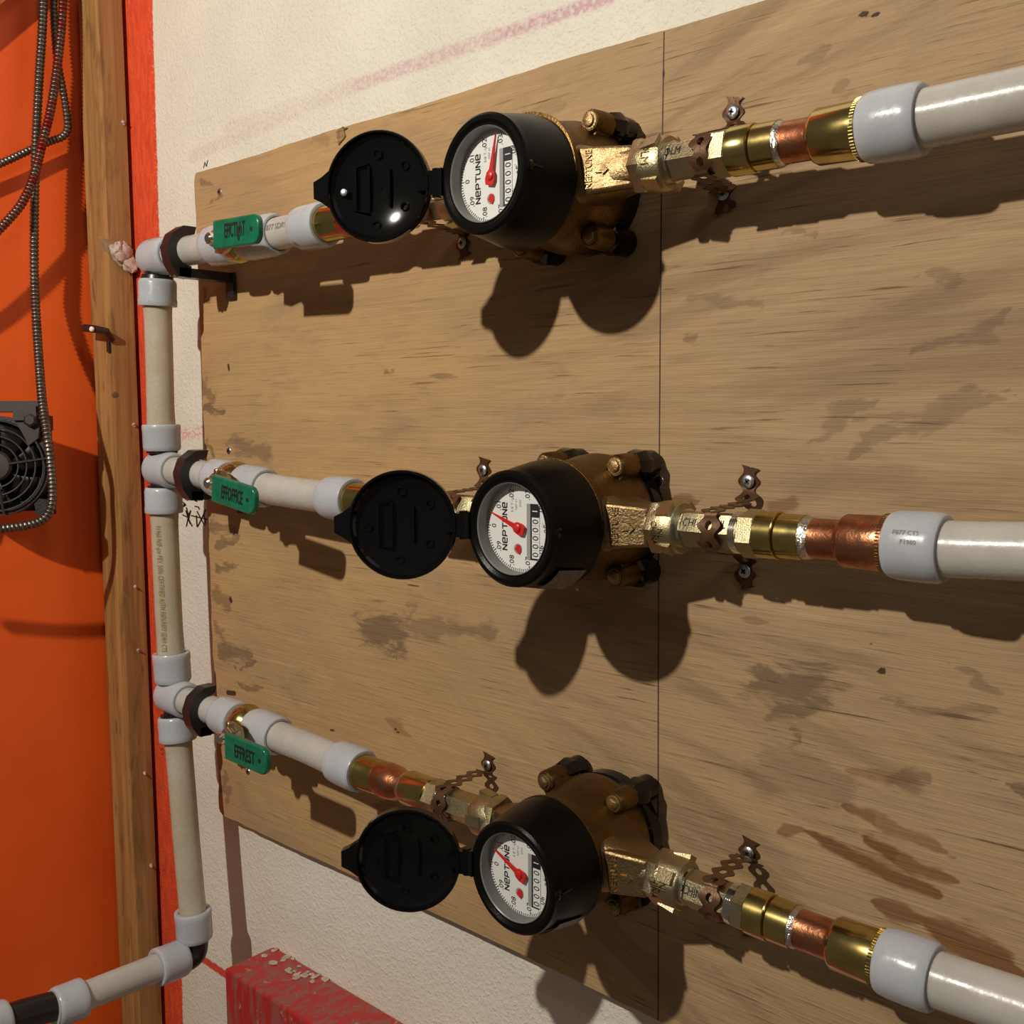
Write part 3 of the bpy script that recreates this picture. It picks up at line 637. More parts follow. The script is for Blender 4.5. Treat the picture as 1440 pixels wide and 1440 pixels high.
# ------------------------------------------------------------------ ball valves
HAND = {1: "EFfCTIghT", 2: "EFFOFFICE", 3: "EFFREST"}
SL = {1: ((303, 331), (367, 321)), 2: ((301, 686), (361, 706)), 3: ((319, 1048), (378, 1073))}
for row, xc in ((1, 333), (2, 332), (3, 347)):
    Cx = ax(row, xc); (sa, sb), YH = SL[row], -.104
    S0, S1 = at(*sa, YH), at(*sb, YH); d = (S1 - S0).normalized()
    t = thing('ball_valve', 'brass ball valve with green lever handle on the %s row' % NM[row], 'valve', Cx)
    A, B = ax(row, SST[row][1][1] - .5), ax(row, LST[row][0][0] + .5); L = (B - A)
    part('body', lathe(A, L, [(0, .0135), (.1 * L.length, .0150), (.25 * L.length, .0185), (.5 * L.length, .0200), (.75 * L.length, .0185), (.9 * L.length, .0150), (L.length, .0135)], 28), M['brass'], t)
    mid = (A + B) / 2
    # stem leans on the body middle, nut above
    N0 = Vector((S0.x - .014, mid.y, mid.z))
    N0 = Vector((mid.x, mid.y, mid.z)); nutc = Vector((S0.x - .021, -.086, S0.z + d.z * -.021))
    part('stem', sweep([N0 + Vector((0, -.012, 0)), Vector((nutc.x, -.078, nutc.z))], .0082, 18), M['brass'], t)
    part('packing_nut', lathe(Vector((nutc.x, -.077, nutc.z)), (0, -1, 0), [(0, .0085), (.007, .0085), (.008, .0078)], 6, ph=.3), M['dull'], t)
    part('handle_nut', join(lathe(Vector((nutc.x, -.0855, nutc.z)), (0, -1, 0), [(0, .0078), (.001, .0088), (.0065, .0088), (.0085, .0074), (.0105, .005)], 6, ph=.1), lathe(Vector((nutc.x, -.0955, nutc.z)), (0, -1, 0), [(0, .0055), (.003, .0052), (.0045, .0035)], 16)), M['chrome'], t, 'shiny chrome nut')
    W = .0115; Zv = Vector((-d.z, 0, d.x)).normalized(); Yv = Vector((0, -1, 0))
    # steel lever: flat plate round the nut, bent out to the sleeve
    path = [(-.012, -.0845, .0105), (.0, -.0845, .0125), (.008, -.0845, .0105), (.0145, -.087, .0080), (.024, -.0985, .0090), (.030, YH, .0105), (.04, YH, .0112)]
    vv, ffc = [], []
    base = Vector((nutc.x, 0, nutc.z)); k0 = (S0 - Vector((nutc.x, S0.y, nutc.z))).length
    for s, y, hw in path:
        c = base + d * s; c = Vector((c.x, y, c.z)); vv += [c + Zv * hw, c - Zv * hw, c - Zv * hw + Vector((0, .0022, 0)), c + Zv * hw + Vector((0, .0022, 0))]
    for i in range(len(path) - 1):
        o = i * 4; ffc += [(o + a, o + (a + 1) % 4, o + 4 + (a + 1) % 4, o + 4 + a) for a in range(4)]
    ffc += [(0, 1, 2, 3), tuple(len(vv) - 4 + q for q in (3, 2, 1, 0))]
    lv = part('lever', (vv, ffc), M['dull'], t, smooth=20)
    part('stop_pin', lathe(base + d * -.002 + Zv * .011 + Vector((0, -.084, 0)), (0, -1, 0), [(0, .002), (.004, .002), (.005, .001)], 8), M['dull'], t)
    Lh = (S1 - S0).length / 2; cen = (S0 + S1) / 2
    poly = []
    hw_, r0, r1 = W * 1.06, .0015, .0085
    for cx, cy, a0, r in ((Lh - r1, hw_ - r1, 0, r1), (-Lh + r0, hw_ - r0, 90, r0), (-Lh + r0, -hw_ + r0, 180, r0), (Lh - r1, -hw_ + r1, 270, r1)):
        for k in range(7):
            a = math.radians(a0 + 15 * k); poly.append((cx + r * math.cos(a), cy + r * math.sin(a)))
    TH = lambda a, b, w_, c=cen, d=d, z=Zv: c + d * a + z * b + Vector((0, -w_, 0))
    sl = part('grip_sleeve', prism(poly, -.0028, .0028, TH), M['green'], t, 'green vinyl grip sleeve', smooth=60)
    bv = sl.modifiers.new('round', 'BEVEL'); bv.width = .0016; bv.segments = 3; bv.limit_method = 'ANGLE'
    part('hand_lettering', text(HAND[row], .0165, TH, .0031, .44 if len(HAND[row]) > 8 else .54, bold=.022), M['ink'], sl, 'black marker lettering', smooth=0)
    lt = sl.children[0]
    part('hang_hole', lathe(TH(Lh - .010, 0, .0027), (0, -1, 0), [(0, .0020), (.0003, .0020)], 12), M['recess'], sl)

# ------------------------------------------------------------------ brass couplings
def hexprof(L, r): return [(0, r * .90), (L * .08, r), (L * .92, r), (L, r * .90)]
def coupling(row, side, st, label, marks):
    """st: dict of px stations along the row"""
    n0 = ax(row, st['nut'][0]); t = thing('brass_coupling', label, 'coupling', n0)
    sg = 1 if side == 'r' else -1
    def S(key): a, b = st[key]; return ax(row, a), ax(row, b)
    ph = st.get('ph', 0)
    upv = Vector((0, -math.cos(ph), math.sin(ph)))
    # union nut: hex band then round skirt with lugs
    A, B = S('nut'); L = (B - A).length; d = (B - A).normalized()
    nut = part('union_nut', join(lathe(A, d, [(0, .0150), (0, .0178), (.002, .0186), (L * .30, .0186), (L * .36, .0170)], 6, ph=PI / 6, up=upv, cap=False),
                           lathe(A, d, [(0, .0115), (0, .0155), (L * .30, .0168), (L * .92, .0168), (L, .0158), (L, .0118), (L * .8, .0115)], 36, cap=False)), M['dull'], t)
    _, e1, e2 = frame(d); up1 = (upv - d * upv.dot(d)).normalized(); up2 = d.cross(up1)
    for k in range(4):
        a = PI / 2 * k + PI / 6 + PI / 4; ra = up1 * math.cos(a) + up2 * math.sin(a); tn = d.cross(ra)
        T = lambda p, q, w_, ra=ra, tn=tn: A + d * p + ra * q + tn * w_
        lug = part('lug', prism([(L * .38, .0150), (L * .40, .0172), (L * .93, .0192), (L * .93, .0150)], -.0042, .0042, T), M['dull'], nut, smooth=0)
    if marks.get('nut'):
        rr = .0168; y = Vector((0, -1, 0)); y = (y - d * y.dot(d)).normalized(); u = d.cross(y); u = u if u.z > 0 else -u
        lines = marks['nut']
        for j, s in enumerate(lines):
            ph0 = marks.get('nph', .25)
            off = L * (.52 + .22 * (j - (len(lines) - 1) / 2) * 1.2 if len(lines) > 1 else .60)
            rot = marks.get('rot', -1)
            def T(a, b, h, off=off): # reading direction runs down the circumference
                ang = ph0 - a / rr; return A + d * (off + b) + (y * math.cos(ang) + u * math.sin(ang)) * (rr + h)
            part('cast_lettering', text(s, marks.get('ns', .0085), T, .0004, marks.get('nsx', .8), .0008), M['bronze'], nut, smooth=0)
    # washer and hex tailpiece
    A, B = S('hex'); part('washer', seg(A - (B - A).normalized() * .003, A + (B - A).normalized() * .0012, [(0, .0128), (1, .0128)], 28), M['chrome'], t)
    L = (B - A).length
    hx = part('hex_tailpiece', lathe(A, B - A, hexprof(L, .0122), 6, ph=PI / 6, up=upv), M['dull'], t, smooth=20)
    d = (B - A).normalized(); up1 = (upv - d * upv.dot(d)).normalized(); up2 = d.cross(up1)
    if up2.z * up1.z < 0: pass
    for s, k in marks.get('hex', []):
        nrm = up1; tn = d.cross(nrm); tn = tn if tn.z > 0 else -tn
        o = A + d * (L * k) + nrm * (.0122 * math.cos(PI / 6))
        T = lambda a, b, h, o=o, tn=tn, nrm=nrm, d=d: o + d * a + tn * b + nrm * h
        part('stamped_lettering', text(s, .0078, T, .0003, .74, .0006), M['recess'], hx, smooth=0)
    A, B = S('thread'); L = (B - A).length; pr = []
    nt_ = 5
    for i in range(nt_ * 2 + 1): pr.append((L * i / (nt_ * 2), .0128 if i % 2 else .0116))
    part('thread', lathe(A, B - A, pr, 28), M['chrome'], t, smooth=10)
    A, B = S('hexnut'); part('adapter_hex', lathe(A, B - A, hexprof((B - A).length, .0150), 6, ph=PI / 6 + .25, up=upv), M['dull'], t, smooth=20)
    A, B = S('cup'); part('adapter_cup', seg(A, B, [(0, .0132), (.03, .0143), (.96, .0143), (1, .0139), (1, .0125)], 32), M['brass'], t)
    if 'sleeve' in st:
        A, B = S('sleeve'); part('adapter_sleeve', seg(A, B, [(0, .0120), (.06, .0126), (.1, .0134), (1, .0134)], 32), M['brass'], t)
    A, B = S('solder'); part('solder_joint', seg(A, B, [(0, .0128), (.3, .0129), (.7, .0124), (1, .0117)], 28), M['solder'], t)
    part('solder_drip', blob((A + B) / 2 + Vector((.001, -.0118, -.003)), .002, .0015, .0045, row, 7, .1), M['solder'], t)
    A, B = S('copper')
    if side == 'r': part('copper_stub', seg(A, B, [(0, .0118), (.85, .0118), (.95, .0126), (1, .0140)], 32), M['copper'], t)
    else: part('copper_reducer', seg(A, B, [(0, .0116), (.18, .0120), (.34, .0142), (.6, .0150), (.86, .0148), (1, .0138)], 32), M['copper'], t)
    A, B = S('pexad')
    if side == 'r':
        part('pipe_adapter', seg(A, B, [(0, .0128), (.03, .0142), (.10, .0154), (.86, .0156), (.87, .0164), (.97, .0166), (.98, .0150), (1, .0150)], 36), M['copper' if row == 2 else 'brass'] if row == 2 else M['brass'], t)
        d = (B - A).normalized(); _, e1, e2 = frame(d); L = (B - A).length
        beads = join(*[box(A + d * L * .90 + (e1 * math.cos(2 * PI * k / 56) + e2 * math.sin(2 * PI * k / 56)) * .01655, (.0012, .0003, .0003)) for k in range(56)])
        part('knurled_rim', beads, M['brass'], t, smooth=0)
    else:
        part('pipe_adapter', seg(A, B, [(0, .0140), (.08, .0146), (.85, .0146), (.9, .0152), (1, .0152)], 36), M['brass'], t)
    return t
RC = {1: dict(nut=(903, 945), hex=(948, 1008), thread=(1004, 1016), hexnut=(1012, 1033), cup=(1032, 1064), sleeve=(1064, 1098), solder=(1096, 1106), copper=(1102, 1150), pexad=(1146, 1222), ph=.42),
      2: dict(nut=(926, 962), hex=(966, 1040), thread=(1036, 1051), hexnut=(1048, 1072), cup=(1071, 1098), sleeve=(1098, 1133), solder=(1130, 1146), copper=(1142, 1188), pexad=(1185, 1256), ph=.50),
      3: dict(nut=(924, 966), hex=(970, 1032), thread=(1029, 1042), hexnut=(1040, 1058), cup=(1057, 1085), sleeve=(1085, 1118), solder=(1114, 1126), copper=(1122, 1176), pexad=(1172, 1244), ph=.30)}
MK = {1: dict(nut=['DLM'], nph=.22, hex=[('DLM', .17), ('02', .72)], rot=-1), 2: dict(nut=['CHINA', 'NL'], nph=-.15, ns=.0062, hex=[('CHI', .20), ('NL', .80)], rot=1), 3: dict(nut=['CHINA', 'NL'], nph=.10, ns=.0075, hex=[('CHIN', .24)], rot=1)}
for row in (1, 2, 3):
    coupling(row, 'r', RC[row], 'brass and copper coupling right of the %s meter%s' % (NM[row], {1: ' with its nut stamped DLM', 2: ' with wide copper adapter', 3: ' with a wide polished brass adapter'}[row]), MK[row])
MX = {1: -.4660, 2: -.4440, 3: -.4440}
def mirror_px(row, X):
    lo_, hi_ = 400, 1200
    for _ in range(40):
        m_ = (lo_ + hi_) / 2
        if ax(row, m_).x < X: lo_ = m_
        else: hi_ = m_
    return lo_
LC = {}
for row in (1, 2, 3):
    def mp(key):
        a, b = RC[row][key]; return (mirror_px(row, 2 * MX[row] - ax(row, a).x), mirror_px(row, 2 * MX[row] - ax(row, b).x))
    LC[row] = dict(nut=mp('nut'), hex=mp('hex'), ph=-RC[row]['ph'] if False else RC[row]['ph'])
    hx = LC[row]['hex']; end = LST[row][1][1]      # ring end
    e = hx[1]; k = (e - end)
    fr = lambda q: e - k * q
    LC[row].update(thread=(fr(-.03), fr(.09)), hexnut=(fr(.07), fr(.20)), cup=(fr(.19), fr(.47)), solder=(fr(.45), fr(.52)), copper=(fr(.50), fr(.80)), pexad=(fr(.78), fr(1.02)))
for row in (1, 2, 3):
    coupling(row, 'l', LC[row], 'brass coupling left of the %s meter%s' % (NM[row], {1: ', mostly hidden behind its open lid', 2: ', half hidden behind its open lid', 3: ', in full view above its open lid'}[row]), {})

# ------------------------------------------------------------------ perforated straps
def strap(row, side, pxm, top, bot, label):
    Pc = ax(row, pxm); T0, T1 = at(*top, -.0015), at(*bot, -.0015) if bot else None
    if T1 is None: T1 = Vector((T0.x, T0.y, 2 * Pc.z - T0.z))
    t = thing('pipe_strap', label, 'strap', Vector((T0.x, 0, (T0.z + T1.z) / 2)))
    r = .0138; pts = []
    X0 = Pc.x; c = Vector((X0, Pc.y, Pc.z))
    pts.append(T0 + Vector((.001, 0, .0095))); pts.append(T0 + Vector((0, 0, .004))); pts.append(T0 - Vector((0, 0, .006)))
    pts.append(Vector((X0 * .3 + T0.x * .7, -.014, T0.z - .013 if T0.z - .013 > c.z + .012 else c.z + .014)))
    for a in (75, 45, 15, -15, -45, -75): 
        q = math.radians(a); pts.append(Vector((X0 + (T0.x - X0) * .25 * abs(a) / 75, c.y - r * math.cos(q), c.z + r * math.sin(q))))
    pts.append(Vector((X0 * .3 + T1.x * .7, -.014, max(T1.z + .012, c.z - .022) if T1.z + .012 < c.z - .012 else c.z - .014)))
    pts.append(T1 + Vector((0, 0, .006))); pts.append(T1 - Vector((0, 0, .004))); pts.append(T1 - Vector((-.002, -.0, .012)))
    P = catmull(pts, 10); P = resample(P, .0009); N = len(P); wd = Vector((1, 0, 0)); per = .0125
    # phase so that a hole sits on the upper screw
    s0 = min(range(N), key=lambda i: (P[i] - T0).length) * .0009
    v, f = [], []; th = .0007
    for i in range(N):
        s = i * .0009 - s0; tt = (P[min(i + 1, N - 1)] - P[max(i - 1, 0)]).normalized(); w_ = (wd - tt * wd.dot(tt)).normalized(); nr = tt.cross(w_)
        c_ = math.cos(2 * PI * s / per); W = .0060 + .0020 * c_; u = (s / per + .5) % 1 - .5; hh = .0028; hx_ = u * per
        H = math.sqrt(max(0, hh * hh - hx_ * hx_)) * .85 if abs(hx_) < hh else 0.0
        for o in (nr * th / 2, -nr * th / 2):
            v += [P[i] + w_ * W + o, P[i] + w_ * H + o, P[i] - w_ * H + o, P[i] - w_ * W + o]
    for i in range(N - 1):
        a, b = i * 8, (i + 1) * 8
        f += [(a, a + 1, b + 1, b), (a + 2, a + 3, b + 3, b + 2), (a + 4, b + 4, b + 5, a + 5), (a + 6, b + 6, b + 7, a + 7), (a, b, b + 4, a + 4), (a + 3, a + 7, b + 7, b + 3), (a + 1, a + 5, b + 5, b + 1), (a + 2, b + 2, b + 6, a + 6)]
    f += [(0, 4, 5, 1), (2, 6, 7, 3)]; e = (N - 1) * 8; f += [(e, e + 1, e + 5, e + 4), (e + 2, e + 3, e + 7, e + 6)]
    part('perforated_band', (v, f), M['strap'], t, smooth=40)
    screw(T0 + Vector((0, -.0006, 0)), .0046, t); screw(T1 + Vector((0, -.0006, 0)), .0046, t)
    return t
strap(1, 'r', 1003, (1031, 158), (1018, 272), 'brown perforated strap round the brass hex right of the top meter')
strap(2, 'r', 1013, (1053, 677), (1048, 803), 'brown perforated strap round the brass hex right of the middle meter')
strap(3, 'r', 1013, (1053, 1199), (1052, 1293), 'brown perforated strap round the brass hex right of the bottom meter')
strap(1, 'l', (LC[1]['hex'][0] + LC[1]['hex'][1]) / 2, (652, 240), (651, 342), 'brown strap left of the top meter, only its lower end showing')
strap(2, 'l', (LC[2]['hex'][0] + LC[2]['hex'][1]) / 2, (680, 661), (676, 765), 'brown strap left of the middle meter, showing between lid and dial')
strap(3, 'l', 634, (686, 1076), (682, 1178), 'brown strap over the hex left of the bottom meter')

# ------------------------------------------------------------------ water meters
LOGO = {'N': [[(0, 0), (0, 1), (.75, 0), (.75, 1)]], 'e': [[(.05, .5), (.72, .5), (.72, .85), (.6, 1), (.15, 1), (0, .85), (0, .15), (.15, 0), (.72, 0)]],
        'P': [[(0, 0), (0, 1), (.6, 1), (.75, .85), (.75, .55), (.6, .42), (0, .42)]], 'T': [[(0, 1), (.8, 1)], [(.4, 1), (.4, 0)]], 'U': [[(0, 1), (0, .15), (.15, 0), (.6, 0), (.75, .15), (.75, 1)]]}
NEED = {1: 101, 2: 21, 3: 26}; LIDA = {1: 28, 2: 38, 3: 38}
def meter(row):
    X0 = MX[row]; Zc = at(*{1: (682, 243), 2: (715, 744), 3: (719, 1236)}[row], -.118).z; Pz = (ax(row, 800).z)
    Z0 = Zc; YR = -.118
    lab = {1: 'top bronze water meter, red needle near .03 and shiny ribbed lid open', 2: 'middle bronze water meter with black lid open and red needle past 0', 3: 'bottom bronze water meter, its open black lid overlapping the plaster'}[row]
    t = thing('water_meter', lab, 'water meter', Vector((X0, -.002, Pz)))
    cen = lambda y: Vector((X0, y, Z0 + (Pz - Z0) * max(0, min(1, (y - YR) / .066))))
    Y = Vector((0, -1, 0))
    # base plate with ears
    c0 = Vector((X0, -.003, Pz))
    ears = []
    bolts = [(.030, .0375), (.030, -.0375), (-.033, .0375), (-.033, -.0375)]
    bp_ = join(lathe(c0, Y, [(0, .040), (.002, .0435), (.012, .0435), (.0135, .0415)], 40), *[lathe(c0 + Vector((bx, 0, bz)), Y, [(0, .0085), (.001, .0098), (.014, .0098), (.0155, .0085)], 16) for bx, bz in bolts])
    part('base_plate', bp_, M['gloss'], t, 'glossy black base plate')
    # bronze body
    prof = [(.0135, .0400), (.020, .0445), (.026, .0450), (.036, .0440), (.048, .0415), (.058, .0402), (.066, .0398), (.0725, .0405), (.0740, .0435), (.0755, .0435), (.076, .040)]
    v, f = [], []; n = 56
    for s, r in prof:
        c = cen(-.001 - s)
        for k in range(n): a = 2 * PI * k / n; v.append(c + Vector((math.cos(a) * r, 0, math.sin(a) * r)))
    for i in range(len(prof) - 1):
        for k in range(n): k2 = (k + 1) % n; f.append((i * n + k, i * n + k2, (i + 1) * n + k2, (i + 1) * n + k))
    body = part('body', (v, f), M['bronze'], t)
    for bx, bz in bolts:
        b0 = Vector((X0 + bx, -.018, Pz + bz)); inw = Vector((-bx, 0, -bz)).normalized()
        bs = part('bolt_boss', join(lathe(b0, Y, [(0, .0088), (.020, .0082), (.0255, .0078), (.027, .0066)], 18), box(b0 + Y * .011 + inw * .008, (.009, .0135, .0075), (inw, Vector((0, 1, 0)), inw.cross(Vector((0, 1, 0)))))), M['bronze'], body)
        part('bolt', join(lathe(b0 + Y * .0265, Y, [(0, .0060), (.001, .0058), (.0012, .0044), (.0028, .0040), (.0034, .0022)], 14)), M['rough'], bs)
        part('black_cap', join(lathe(b0 + Y * -.004, Y, [(0, .0105), (.004, .0112), (.010, .0100), (.013, .0092)], 8, ph=.3)), M['gloss'], body, 'glossy black cap behind the bolt')
    # spuds both sides with cast flat face
    for sg in (1, -1):
        px_end = RC[row]['nut'][0] if sg == 1 else LC[row]['nut'][0]; E_ = ax(row, px_end); Xe = abs(E_.x - X0)
        def TS(a, b, w_): return Vector((X0 + sg * a, -w_, Pz + (E_.z - Pz) * a / Xe + b))
        # tapered block: wide at the body, narrow at the nut
        vv = []; st_ = [(.026, .0215, .076, .0200), (.036, .0190, .072, .0250), (.048, .0160, .066, .0290), (Xe + .001, .0130, .0625, .0375)]
        for a, h, yf, yb in st_:
            mid_ = (yf + yb) / 2; hd = (yf - yb) / 2
            for k in range(16):
                q = 2 * PI * k / 16; cx_, sx_ = math.cos(q), math.sin(q); e_ = .5 if a < .05 else .8
                vv.append(TS(a, h * math.copysign(abs(sx_) ** e_, sx_), mid_ + hd * math.copysign(abs(cx_) ** e_, cx_)))
        ff = [(i * 16 + k, i * 16 + (k + 1) % 16, (i + 1) * 16 + (k + 1) % 16, (i + 1) * 16 + k) for i in range(3) for k in range(16)] + [tuple(range(16)), tuple(48 + k for k in range(16))]
        sp = part('spud', (vv, ff), M['rough'], t, 'rough cast bronze spud', smooth=50)
        # raised flat panel with lettering, faces the viewer
        pan = [(.0395, .0150), (.0440, -.0150), (Xe - .0005, -.0128), (Xe - .0005, .0128)]
        TP = lambda a, b, w_: Vector((X0 + sg * a, -(.0700 - (a - .040) * .30) - w_, Pz + (E_.z - Pz) * a / Xe + b))
        pn = part('cast_panel', prism(pan, -.016, .0004, TP), M['rough'], sp, smooth=40)
        bv = pn.modifiers.new('round', 'BEVEL'); bv.width = .0022; bv.segments = 3
        if sg == 1:
            part('cast_lettering', join(text('NEPTUNE', .0062, lambda a, b, h: TP(.0475 - b, a, h), .0013, .92, .0014), prism([(-.004, -.0015), (.001, -.0015), (.001, -.0032), (.0045, 0), (.001, .0032), (.001, .0015), (-.004, .0015)], 0, .0018, lambda a, b, w_: TP(.0560 + a, b - .001, w_))), M['rough'], sp, smooth=0)
    # shroud
    prof = [(.0, .0428), (.001, .0436), (.012, .0428), (.030, .0396), (.0385, .0375), (.0390, .0383), (.0425, .0378), (.0440, .0362), (.0440, .0335), (.0425, .0312), (.0425, .0300)]
    sh = part('register_housing', lathe(Vector((X0, YR + .044, Z0)), Y, prof, 64, cap=False), M['shroud'], t, 'black tapered register housing', smooth=25)
    part('latch', join(lathe(Vector((X0 + .0375, YR + .004, Z0)), (1, 0, 0), [(0, .0034), (.0016, .0032), (.0024, .002)], 10), box(Vector((X0 + .0387, YR + .022, Z0)), (.0012, .018, .0006))), M['gloss'], sh)
    if row > 1:
        vv = []; k1 = 10
        for y, sc_ in ((YR + .012, .0405), (YR + .036, .0440)):
            for k in range(k1 + 1): a = math.radians(-72 + 34 * k / k1); vv.append(Vector((X0 + math.cos(a) * (sc_ + .0004), y, Z0 + math.sin(a) * (sc_ + .0004))))
        part('paper_label', (vv, [(k, k + 1, k1 + 2 + k, k1 + 1 + k) for k in range(k1)]), M['sticker'], sh, 'grey sticker under the housing', smooth=0)
    YF = YR + .0105; R = .0288
    part('dial_well', lathe(Vector((X0, YR + .0016, Z0)), (0, 1, 0), [(0, .0306), (0, .0298), (.0006, .0292), (.0090, .0288), (.0092, R)], 64, cap=False), M['well'], t, 'grey inner ring round the dial', smooth=25)
    fc = part('dial_face', ([Vector((X0 + R * math.cos(2 * PI * k / 64), YF, Z0 + R * math.sin(2 * PI * k / 64))) for k in range(64)], [tuple(range(64))]), M['dial'], t, 'white dial face', smooth=None)
    TD = lambda u, vv_, h: Vector((X0 - vv_ * R, YF - h, Z0 + u * R))       # reads upward
    tk = []
    for k in range(100):
        a = 2 * PI * k / 100; r0 = .90 if k % 10 == 0 else (.925 if k % 5 == 0 else .94)
        tk.append([(math.sin(a) * r0, math.cos(a) * r0), (math.sin(a) * .985, math.cos(a) * .985)])
    part('tick_marks', ribbon(tk, .018, TD, .0002), M['ink'], fc, smooth=0)
    nums = [text('0' if k == 0 else '.0%d' % k, .20, (lambda q: lambda a, b, h: TD(math.sin(q) * .79 + a, math.cos(q) * .79 + b, h))(2 * PI * k / 10), .0002, 1.0) for k in range(10)]
    part('numerals', join(*nums), M['ink'], fc, smooth=0)
    lg = []; x = -.53
    for ch in 'NePTUNe':
        wd_ = .150 if ch not in 'T' else .155
        for L in LOGO[ch]: lg.append([(x + a * wd_ * .98, .385 + b * .135) for a, b in L])
        x += wd_ * .80 + .040
    part('maker_lettering', ribbon(lg, .030, TD, .0002), M['ink'], fc, smooth=0)
    part('small_print', join(text('5/8 T-10', .105, lambda a, b, h: TD(.52 + a, .22 + b, h), .0002), text('NSF 61', .085, lambda a, b, h: TD(.52 + a, .10 + b, h), .0002), text('2030', .085, lambda a, b, h: TD(.55 + a, -.02 + b, h), .0002), text('m³', .10, lambda a, b, h: TD(.10 + a, -.70 + b, h), .0002)), M['grey'], fc, smooth=0)
    wnd = part('counter_window', join(prism([(-.70, -.22), (.56, -.22), (.56, -.34), (-.70, -.34)], 0, .0003, TD)), M['grey'], fc, smooth=0)
    part('counter_frame', prism([(-.70, -.33), (.56, -.33), (.56, -.56), (-.70, -.56)], 0, .00035, TD), M['ink'], fc, smooth=0)
    for k in range(5):
        u0 = -.66 + .185 * k; rl = part('number_reel', prism([(u0, -.385), (u0 + .178, -.385), (u0 + .178, -.60), (u0, -.60)], 0, .0006, TD), M['white'], fc, smooth=0)
        part('digit', text('0', .235, (lambda uu: lambda a, b, h: TD(uu + .089 + a, -.49 + b, h))(u0), .0008), M['ink'], rl, smooth=0) if False else None
    part('reel_digits', join(*[text('0', .25, (lambda uu: lambda a, b, h: TD(uu + a, -.49 + b, h))(-.66 + .185 * k + .089), .0008, .95) for k in range(5)]), M['ink'], fc, smooth=0)
    part('last_reel', prism([(.27, -.385), (.52, -.385), (.52, -.60), (.27, -.60)], 0, .0006, TD), M['ink'], fc, 'black last number reel', smooth=0)
    part('last_digit', text('1', .22, lambda a, b, h: TD(.40 + a, -.48 + b, h), .0008), M['white'], fc, smooth=0)
    # needle
    q = math.radians(NEED[row]); du = (math.sin(q), math.cos(q)); dv = (-du[1], du[0])
    TN = lambda a, b, w_: TD(du[0] * a + dv[0] * b, du[1] * a + dv[1] * b, w_)
    ndl = join(prism([(-.20, -.10), (-.20, .10), (-.08, .14), (.06, .12), (.14, .055), (.30, .045), (.88, .008), (.88, -.008), (.30, -.045), (.14, -.055), (.06, -.12), (-.08, -.14)], .0016, .0026, TN))
    nd = part('needle', ndl, M['redp'], t, 'red sweep needle', smooth=0)
    part('hub', lathe(TD(0, 0, .0005), (0, -1, 0), [(0, .0022), (.0028, .0028), (.0034, .0018)], 18), M['redp'], nd)
    part('flow_star_window', lathe(TD(-.48, .05, .0001), (0, -1, 0), [(0, .0034), (.0003, .0033)], 20), M['grey'], fc)
    part('flow_star', prism([(-.61, .0), (-.50, .13), (-.38, .06), (-.40, -.04), (-.52, -.06)], .0003, .0008, TD), M['redp'], fc, 'small red flow indicator', smooth=0)
    part('lens', ([Vector((X0 + .0293 * math.cos(2 * PI * k / 48), YR + .0026, Z0 + .0293 * math.sin(2 * PI * k / 48))) for k in range(48)], [tuple(range(48))]), M['lens'], t, 'clear glass lens', smooth=None)
    # lid
    a = math.radians(LIDA[row]); H = Vector((X0 - .0400, YR + .0010, Z0)); dl = Vector((-math.cos(a), -math.sin(a), 0)); nl = Vector((math.sin(a), -math.cos(a), 0))
    Lc = H + dl * .0425; RL = .0368
    TL = lambda p, q, h: Lc + dl * p + Vector((0, 0, 1)) * q + nl * h
    prof = [(-.0085, .0005), (-.0085, RL * .70), (-.0065, RL * .92), (-.003, RL), (.0035, RL), (.0042, RL * .985), (.0042, RL * .955), (.0030, RL * .935), (.0012, RL * .925), (-.0005, RL * .88), (-.0014, RL * .80), (-.0024, RL * .68), (-.0033, RL * .54), (-.0040, RL * .38), (-.0045, RL * .2), (-.0047, .0005)]
    ld_ = part('lid', lathe(Lc, nl, prof, 56, cap=False), M['gloss'], t, 'glossy black open lid', smooth=28)
    part('lid_tab', prism([(RL - .002, .0125), (RL + .0035, .0085), (RL + .0095, .0055), (RL + .0095, -.0055), (RL + .0035, -.0085), (RL - .002, -.0125)], -.004, .003, TL), M['gloss'], ld_, smooth=0)
    part('hinge', join(box(H + dl * .002, (.0045, .0035, .0080), (dl, nl, Vector((0, 0, 1)))), lathe(H + Vector((-.001, -.001, -.0095)), (0, 0, 1), [(0, .0030), (.019, .0030)], 12), box(H + Vector((.0025, .001, 0)), (.003, .004, .0090)), box(TL(-RL + .004, 0, .0008), (.0050, .0022, .0045), (dl, nl, Vector((0, 0, 1))))), M['gloss'], ld_, smooth=30)
    rb_ = [prism(rrect(.0008, .0125, .0007, 2), -.005, -.0018, lambda p, q, h: TL(p - .0065, q, h)), prism(rrect(.0007, .0150, .0006, 2), -.005, -.0018, lambda p, q, h: TL(p + .008, q, h)), prism([(.0165, .0145), (.0195, .0170), (.0195, -.0110), (.0165, -.0145)], -.005, -.0006, TL), prism([(.008, .0165), (.019, .0140), (.019, .0134), (.008, .0158)], -.005, -.0006, TL), prism([(.008, -.0165), (.019, -.0140), (.019, -.0134), (.008, -.0158)], -.005, -.0006, TL)]
    part('rib', join(*rb_), M['gloss'], ld_, 'moulded ribs inside the lid', smooth=0)
